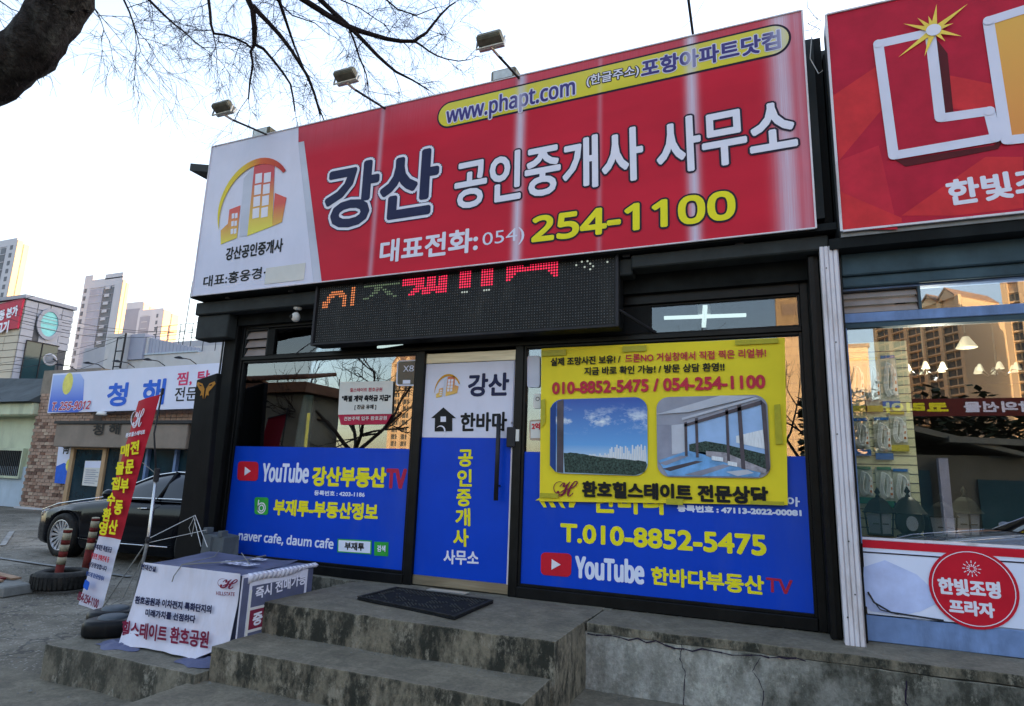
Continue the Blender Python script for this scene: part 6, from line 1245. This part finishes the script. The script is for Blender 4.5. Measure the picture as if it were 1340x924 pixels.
b=MB(); tw=MB(); b.tube(arcP,[.16,.12,.09,.06,.032],10)
for st_ in ((300,-150),): pass
joins=[(-4.923,-0.448,6.59),(-4.686,-0.3396,6.557),(-5.508,-1.731,5.738),(-5.458,-1.88,5.504),(-5.331,-1.1,6.244),(-5.585,-2.119,5.335),(-5.952,-2.618,4.869),(-4.048,-0.0646,6.538),(-4.452,-0.2145,6.438),(-4.982,-0.0791,5.794),(-5.087,-0.4979,6.5)]
for j_ in joins:
    if j_==joins[10]: continue
    near=min(arcP,key=lambda p:(p-Vector(j_)).length); m_=(near+Vector(j_))/2+Vector((0,0,.15)); b.tube([near,m_,j_],[.03,.025,.014],6)
for pts,r0,r1 in brs:
    pts=[Vector(p) for p in pts]; n=len(pts); b.tube(pts,[(r0+(r1-r0)*i/(n-1))*1.3 for i in range(n)],7 if r0>.012 else 5)
    for i in range(1,n):
        seg=pts[i]-pts[i-1]; dn=seg.normalized(); k_=max(1,int(seg.length/.21))
        for k in range(k_):
            p=pts[i-1].lerp(pts[i],(k+rnd.random())/k_)
            tw_d=(dn*.6+rvec(rnd)).normalized(); twig(tw,p,tw_d,rnd.uniform(.25,.62),.0046,2,rnd,.2,.0018)
    twig(tw,pts[-1],(pts[-1]-pts[-2]).normalized(),.3,.004,2,rnd,.1,.0021)
b.build('branches','bark_twig',tr,True); kind(tw.build('twigs','bark_twig',tr),'stuff')
def free_tree(name,label,base,H,spread,seed,hide=None):
    r_=random.Random(seed); t=thing(name,label,'tree',base); b=MB(); c=MB(); B0=Vector(base)
    b.tube([B0,B0+Vector((.03,0,H*.15)),B0+Vector((-.02,.03,H*.27))],[H*.028,H*.021,H*.019],10); top=B0+Vector((-.02,.03,H*.27))
    def grow(p,d,L_,r,k):
        P=[p]; 
        for i in range(4): d=(d+rvec(r_)*.22+Vector((0,0,.05))).normalized(); P.append(P[-1]+d*L_/4)
        (b if r>.02 else c).tube(P,[r*(1-.4*i/4) for i in range(5)],6 if r>.02 else 3,False)
        if k: 
            for _ in range(3): grow(P[r_.randrange(2,5)],(d+rvec(r_)*.8*spread).normalized(),L_*r_.uniform(.55,.8),r*.58,k-1)
    for i in range(5): a=i*1.257+r_.random(); grow(top,Vector((math.cos(a)*.8*spread,math.sin(a)*.8*spread,.75)),H*.32,H*.011,4)
    b.build('trunk','bark',t,True); kind(c.build('twigs','bark_twig',t),'stuff'); return t
free_tree('bare_tree','leafless street tree across the road, reflected in the left window',(-17.1,-18,-.6),8.6,1.15,5)
free_tree('bare_tree','leafless tree across the road, reflected in the transom above the poster',(-4.6,-24,-.6),9.5,1.0,9)
free_tree('bare_tree','leafless tree by the apartment block, reflected beside the right edge of the poster',(1.2,-20,-.6),6.8,1.0,14)
# ======================= street behind the camera (seen in the glass) =======================
def apt(name,label,corner,dirw,lenw,dirg,leng,ztop,floors,bays,number=None,gtop=True):
    c=Vector((*corner,0)); t=thing(name,label,'apartment block',(c.x,c.y,0),'apartment blocks across the road, seen reflected in the glass')
    dw=Vector((*dirw,0)).normalized(); dg_=Vector((*dirg,0)).normalized(); A=c; B_=c+dw*lenw; D_=c+dg_*leng; E_=B_+dg_*leng
    MB().prism([A,B_,E_,D_],(0,0,ztop)).build('wall','apt_cream',t)
    nw=dw.cross(Vector((0,0,1))); 
    if nw.dot(dg_)>0: nw=-nw
    fh=(ztop-3)/floors; me={}
    bw=lenw/bays
    bb=MB(); hw=bw*.40; bb.box(-hw,hw,-.15,.15,-fh*.36,fh*.34); mesh=bpy.data.meshes.new('window'); mesh.from_pydata(bb.v,[],bb.f); mesh.materials.append(M('apt_window'))
    rotm=Matrix.Rotation(math.atan2(dw.y,dw.x),4,'Z'); cnt_=0; rest=MB()
    for f in range(floors-1,-1,-1):
        for k in range(bays):
            p=A+dw*bw*(k+.5)+nw*.1+Vector((0,0,fh*(f+.55)))
            if cnt_<300: link('window',mesh,t,WM[t].inverted()@Matrix.Translation(p)@rotm); cnt_+=1
    b=MB()
    for k in range(0,bays+1,2):
        p=A+dw*bw*k; s_=dw*.7; b.prism([p-s_+nw*.02,p+s_+nw*.02,p+s_+nw*1.1,p-s_+nw*1.1],(0,0,ztop+.5))
    for f in range(floors+1):
        for k in range(0,bays,2):
            a_=A+dw*(bw*k+.7); c_=A+dw*(bw*(k+2)-.7); b.prism([a_+nw*.02+Vector((0,0,fh*f)),c_+nw*.02+Vector((0,0,fh*f)),c_+nw*.6+Vector((0,0,fh*f)),a_+nw*.6+Vector((0,0,fh*f))],(0,0,fh*.18))
    b.build('balcony_frame','apt_cream',t)
    b=MB(); e_=ztop
    for k in range(0,bays,2):
        a_=A+dw*bw*k; c_=A+dw*bw*(k+2); m_=(a_+c_)/2; up=Vector((0,0,1))
        b.prism([a_+nw*1.2+up*(e_+.0),c_+nw*1.2+up*(e_+.0),m_+nw*1.2+up*(e_+3.2)],dg_*leng*.98)
    b.build('gable_roof','apt_cream',t)
    b=MB()
    for k in range(0,bays,2):
        a_=A+dw*bw*k; c_=A+dw*bw*(k+2); m_=(a_+c_)/2; up=Vector((0,0,1))
        b.prism([a_+nw*1.6+up*(e_+.1),m_+nw*1.6+up*(e_+3.4),m_+nw*1.6+up*(e_+4.0),a_+nw*1.6+up*(e_+.7)],dg_*leng*.98); b.prism([c_+nw*1.6+up*(e_+.1),m_+nw*1.6+up*(e_+3.45),m_+nw*1.6+up*(e_+4.05),c_+nw*1.6+up*(e_+.7)],dg_*leng*.98)
    b.build('roof_verge','apt_trim',t)
    ng=-dw
    if number:
        Vx=dg_ ; Fg=((A.x+ng.x*.05,A.y+ng.y*.05,0),tuple(-dg_ if (-dg_).cross(Vector((0,0,1))).dot(ng)>0 else dg_),(0,0,1)); u0=-leng*.75 if Fg[1]==tuple(-dg_) else leng*.25
        text(number,Fg,(u0,ztop-8,u0+leng*.45,ztop-8,3.6),.25,'apt_trim',t,.1)
    return t
A0=(55.29,-225.00,62.26); A1=(36.46,-258.00,57.82); A2=(70.94,-240.00,66.58)
apt('apartment_block','tall tan apartment block reflected in the middle of the lighting shop window',(A0[0],A0[1]),(A1[0]-A0[0],A1[1]-A0[1]),math.hypot(A1[0]-A0[0],A1[1]-A0[1]),(A2[0]-A0[0],A2[1]-A0[1]),math.hypot(A2[0]-A0[0],A2[1]-A0[1]),62,21,10,None)
A0=(76.01,-190.00,61.99); A1=(59.92,-200.00,54.5)
apt('apartment_block','tan apartment block reflected at the right edge of the lighting shop window',(A0[0],A0[1]),(A1[0]-A0[0],A1[1]-A0[1]),math.hypot(A1[0]-A0[0],A1[1]-A0[1]),(20,-18),22,58,20,10,None)
A0=(22.51,-230.00,50.47); A1=(29.54,-233.00,48.35)
bq=thing('apartment_block','smaller tan apartment gable reflected at the left of the lighting shop window','apartment block',(A0[0],A0[1],0),'apartment blocks across the road, seen reflected in the glass')
part('wall','apt_cream',bq,(A0[0],A1[0],A0[1]-20,A0[1],0,47.93)); part('roof_cap','apt_trim',bq,(A0[0]-.5,A1[0]+.5,A0[1]-20,A0[1]+.4,47.93,47.93+1.2))
A0=(1.665,-228.00,67.28); A1=(13.94,-228.00,67.38)
bq=thing('apartment_block','tan apartment gable numbered 109 reflected beside the right edge of the yellow poster','apartment block',(A0[0],A0[1],0),'apartment blocks across the road, seen reflected in the glass')
zt_=69.09; part('wall','apt_cream',bq,(A0[0],A1[0]+4,A0[1]-20,A0[1],0,zt_+6)); part('stair_panel','brick_4',bq,(A0[0]+2,A1[0]-1,A0[1],A0[1]+.3,zt_-9,zt_-5))
text('109',((0,A0[1],0),(-1,0,0),(0,0,1)),(-(A0[0]+8),zt_-2.5,-(A0[0]+2.5),zt_-2.5,2.6),.15,'apt_trim',bq,.4)
for i in range(14): part('floor_band','brick_4',bq,(A0[0]+.5,A1[0]+3.5,A0[1],A0[1]+.15,zt_-14-i*3.2,zt_-13.8-i*3.2))
A0=(-140.15,-205.00,44.31); A1=(-126.63,-205.00,48.08)
apt('apartment_block','tan apartment block reflected in the left window behind the bare tree',(A1[0],A1[1]),(A0[0]-A1[0],0),abs(A0[0]-A1[0])*1.0,(0,-1),18,44,15,6)
# low house, banner wall, hedge, pole, car across the street
hs=thing('low_house','low grey house with shallow gabled roof across the road, seen in the shop glass','house',(5,-16,-.6))
part('wall','house_dark',hs,(1.2,12,-20,-14.6,-.6,1.9),bevel=.02); MB().prism([(.6,-14.2,1.85),(3.2,-14.2,2.65),(5.6,-14.2,1.95),(5.6,-14.2,1.85),(3.2,-14.2,2.5),(.6,-14.2,1.72)],(0,-5.5,0)).build('gable_roof','house_trim',hs); MB().prism([(4.0,-14.1,2.35),(12.5,-14.1,1.9),(12.5,-14.1,1.75),(4.0,-14.1,2.2)],(0,-5.5,0)).build('porch_roof','house_trim',hs)
part('window','teal_glass',hs,(1.5,3.6,-14.58,-14.5,-.2,1.5),(4.6,8.5,-14.58,-14.5,-.1,1.3)); part('porch_post','tile_grey_dark',hs,(3.75,3.95,-14.45,-14.2,-.6,1.8)); part('brick_base','brick_1',hs,(4.0,12,-14.4,-14.2,-.6,.1))
bn2=thing('shop_banner','long dark red banner with white lettering across the road, mirrored in the shop glass','banner',(6,-14.6,3)); z0_,z1_=2.834,3.275
part('banner_panel','banner_dark',bn2,(2.2,9.5,-14.05,-13.95,z0_,z1_)); FBn=((0,-13.95,0),(-1,0,0),(0,0,1))
text('바람의선물',FBn,(-6.15,z0_+.10,-4.35,z0_+.10,z1_-z0_-.2),.015,'white_ink',bn2,.01); text('코리아',FBn,(-4.0,z0_+.10,-2.6,z0_+.10,z1_-z0_-.2),.02,'film_yellow',bn2,.01)
b=MB(); b.lathe((6.7,-13.93,(z0_+z1_)/2),[(0,.02),(.30,.02),(.30,-.01)],24,axis='y'); b.build('yellow_disc','film_yellow',bn2)
def hedge(name,label,x0,x1,y0,y1,z0,z1,seed,n=5000,s=.11):
    r_=random.Random(seed); b=MB()
    for i in range(n):
        p=Vector((r_.uniform(x0,x1),r_.uniform(y0,y1),0)); k=noise.noise(Vector((p.x*.8,p.y*.8,seed))); p.z=r_.uniform(z0,z1+k*.5*(z1-z0)); a=r_.uniform(0,6.28); d=Vector((math.cos(a),math.sin(a),r_.uniform(-.6,.6)))*s; e=Vector((-d.y,d.x,r_.uniform(-.05,.1)))*.6
        b.add([p-d,p+e,p+d,p-e],[(0,1,2,3)])
    o=b.build(name,'hedge'); kind(o,'stuff'); return o
h1=hedge('hedge','',-30,-9,-25,-22,-.6,1.5,3,6000,.22); h1['label']='dark green hedge row across the road, mirrored in the left window'
h2=hedge('shrubbery','',1,16,-28,-24,1.0,4.6,5,7000,.25); h2['label']='dark shrubs behind the low house, mirrored in the lighting shop window'
wl=thing('roadside_wall','low pale orange roadside wall across the road, mirrored at the foot of the left window','wall',(-15,-20,-.6))
part('wall_body','apt_cream',wl,(-17.6,-12.5,-20.2,-20,-.6,1.75)); part('wall_cap','apt_trim',wl,(-17.7,-12.4,-20.25,-19.95,1.75,1.85))
yp_=thing('yellow_post','thin yellow post across the road, mirrored in the left window','post',(-16.3,-14,-.6)); MB().tube([(-16.4,-14,-.6),(-16.4,-14,3.1)],.06,8).build('post_tube','pack_yellow',yp_,True); MB().tube([(-16.4,-14,1.75),(-14.2,-14,1.75),(-14.1,-14,1.6)],.04,6).build('rail','pack_yellow',yp_)
hs2=thing('tiled_roof_house','pale house with a tiled roof edge across the road, mirrored in the left window','house',(-24,-16,-.6)); x0_,z_=-19.51,4.532; x1_=-17.73
part('wall','house_trim',hs2,(-40,x1_,-17.5,-15,-.6,z_-.5),bevel=.02); part('roof','house_roof',hs2,(-40,x1_+.5,-17.6,-14.6,z_-.5,z_-.1))
b=MB()
for i in range(60): b.tube([(x1_+.4-i*.3,-14.5,z_+.05),(x1_+.4-i*.3,-16.5,z_+.5)],.09,6)
b.build('roof_tiles','house_roof',hs2)
make_car('parked_car','silver grey sedan seen only as a reflection in the lighting shop window',1.6,-7.4,-.62,'silver_paint',-.08)

ab=thing('added_sun_blocker','long unseen block added behind the shops to shade the lot','apartment block',(20,100,0)); part('wall','tower_grey',ab,(-75,110,95,107,-.5,25))  # unseen block, added to keep low sun off the lot and tiled building

def plain_house(label,x0,x1,y0,y1,h,m):
    t=thing('street_house',label,'house',((x0+x1)/2,y1,-.6),'houses across the road behind the camera'); part('wall',m,t,(x0,x1,y0,y1,-.6,h)); MB().prism([(x0-.4,y1+.4,h),(x1+.4,y1+.4,h),(x1+.4,(y0+y1)/2,h+1.6),(x0-.4,(y0+y1)/2,h+1.6)],(0,0,.15)).build('roof','house_roof',t); MB().prism([(x0-.4,y0-.4,h),(x1+.4,y0-.4,h),(x1+.4,(y0+y1)/2,h+1.6),(x0-.4,(y0+y1)/2,h+1.6)],(0,0,.15)).build('roof','house_roof',t)
    k=max(2,int((x1-x0)/3.2))
    for i in range(k): a=x0+(i+.3)*(x1-x0)/k; part('window','teal_glass',t,(a,a+1.3,y1,y1+.05,.5,1.9))
plain_house('grey house across the road behind the camera, second from the left',-62,-48,-30,-20,4.4,'house_trim'); plain_house('dark house across the road behind the camera, third from the left',-46,-32,-32,-21,5.2,'house_dark')
plain_house('grey house across the road behind the camera at the far left',-80,-64,-28,-18,5.0,'house_dark'); plain_house('dark house across the road behind the camera at the right',14,28,-30,-18,4.8,'house_dark'); plain_house('grey house across the road behind the camera at the far right',30,48,-30,-19,5.4,'house_trim')

# loose cable under the message board, pillar screw holes, grit
b=MB(); P_=[(-4.223,2.353),(-4.295,2.23),(-4.414,2.164),(-4.505,2.105)]; b.tube([(u,-.07,v) for u,v in P_],.006,5)
tag(b.build('loose_cable','steel_dark'),'thin black cable drooping from the message board across the left transom','cable')
for x_,z_ in ((.372,2.45),(.40,1.92),(.37,1.30),(.395,.62),(.41,.30),(.36,.16)): 
    o=MB().lathe((x_,-.338,z_),[(0,0),(.005,0),(.005,.004),(0,.004)],8,axis='y').build('screw_hole','black_ink'); o.parent=fp; o.matrix_basis=Matrix.Translation((0,0,0))
rg_=random.Random(77); b=MB()
def stone(x,y,z,r):
    p=[Vector((x+r*rg_.uniform(.6,1.2)*math.cos(a),y+r*rg_.uniform(.6,1.2)*math.sin(a),z)) for a in (0,1.6,3.1,4.7)]; b.add(p+[Vector((x,y,z+r*rg_.uniform(.5,1.1)))],[(0,1,4),(1,2,4),(2,3,4),(3,0,4)])
for i in range(5200):
    x=rg_.uniform(-10,-3.2); y=rg_.uniform(-3.2,1.2)
    if -5.05<x and y>-1.8: continue
    if x>-6.3 and y<-1.65 and rg_.random()<.7: continue
    k=noise.noise((x*1.5,y*1.5,2)); 
    if k<-.1 and rg_.random()<.6: continue
    z=gz(x,y)-.004 if not (-6.2<x<-3.3 and -2.9<y<-1.70) else -.598
    stone(x,y,z,rg_.uniform(.003,.011) if rg_.random()<.93 else rg_.uniform(.012,.024))
for i in range(900):
    q_=rg_.random()
    if q_<.3: x,y,z=rg_.uniform(-3.48,-1.3),-1.235-abs(rg_.gauss(0,.05)),-.211
    elif q_<.6: x,y,z=rg_.uniform(-3.5,-1.3),-1.67-abs(rg_.gauss(0,.08)),-.419
    elif q_<.75: x,y,z=rg_.uniform(-1.3,1.5),-.61-abs(rg_.gauss(0,.06)),-.423
    elif q_<.9: x,y,z=rg_.uniform(-3.5,.2),-.07-abs(rg_.gauss(0,.05)),.001
    else: x,y,z=rg_.uniform(-4.95,-4.4),rg_.uniform(-1.7,-.3),-.361
    stone(x,y,z,rg_.uniform(.002,.007))
g_=b.build('grit','kerb'); kind(g_,'stuff'); g_['label']='loose grit and small stones on the asphalt and in the step corners'
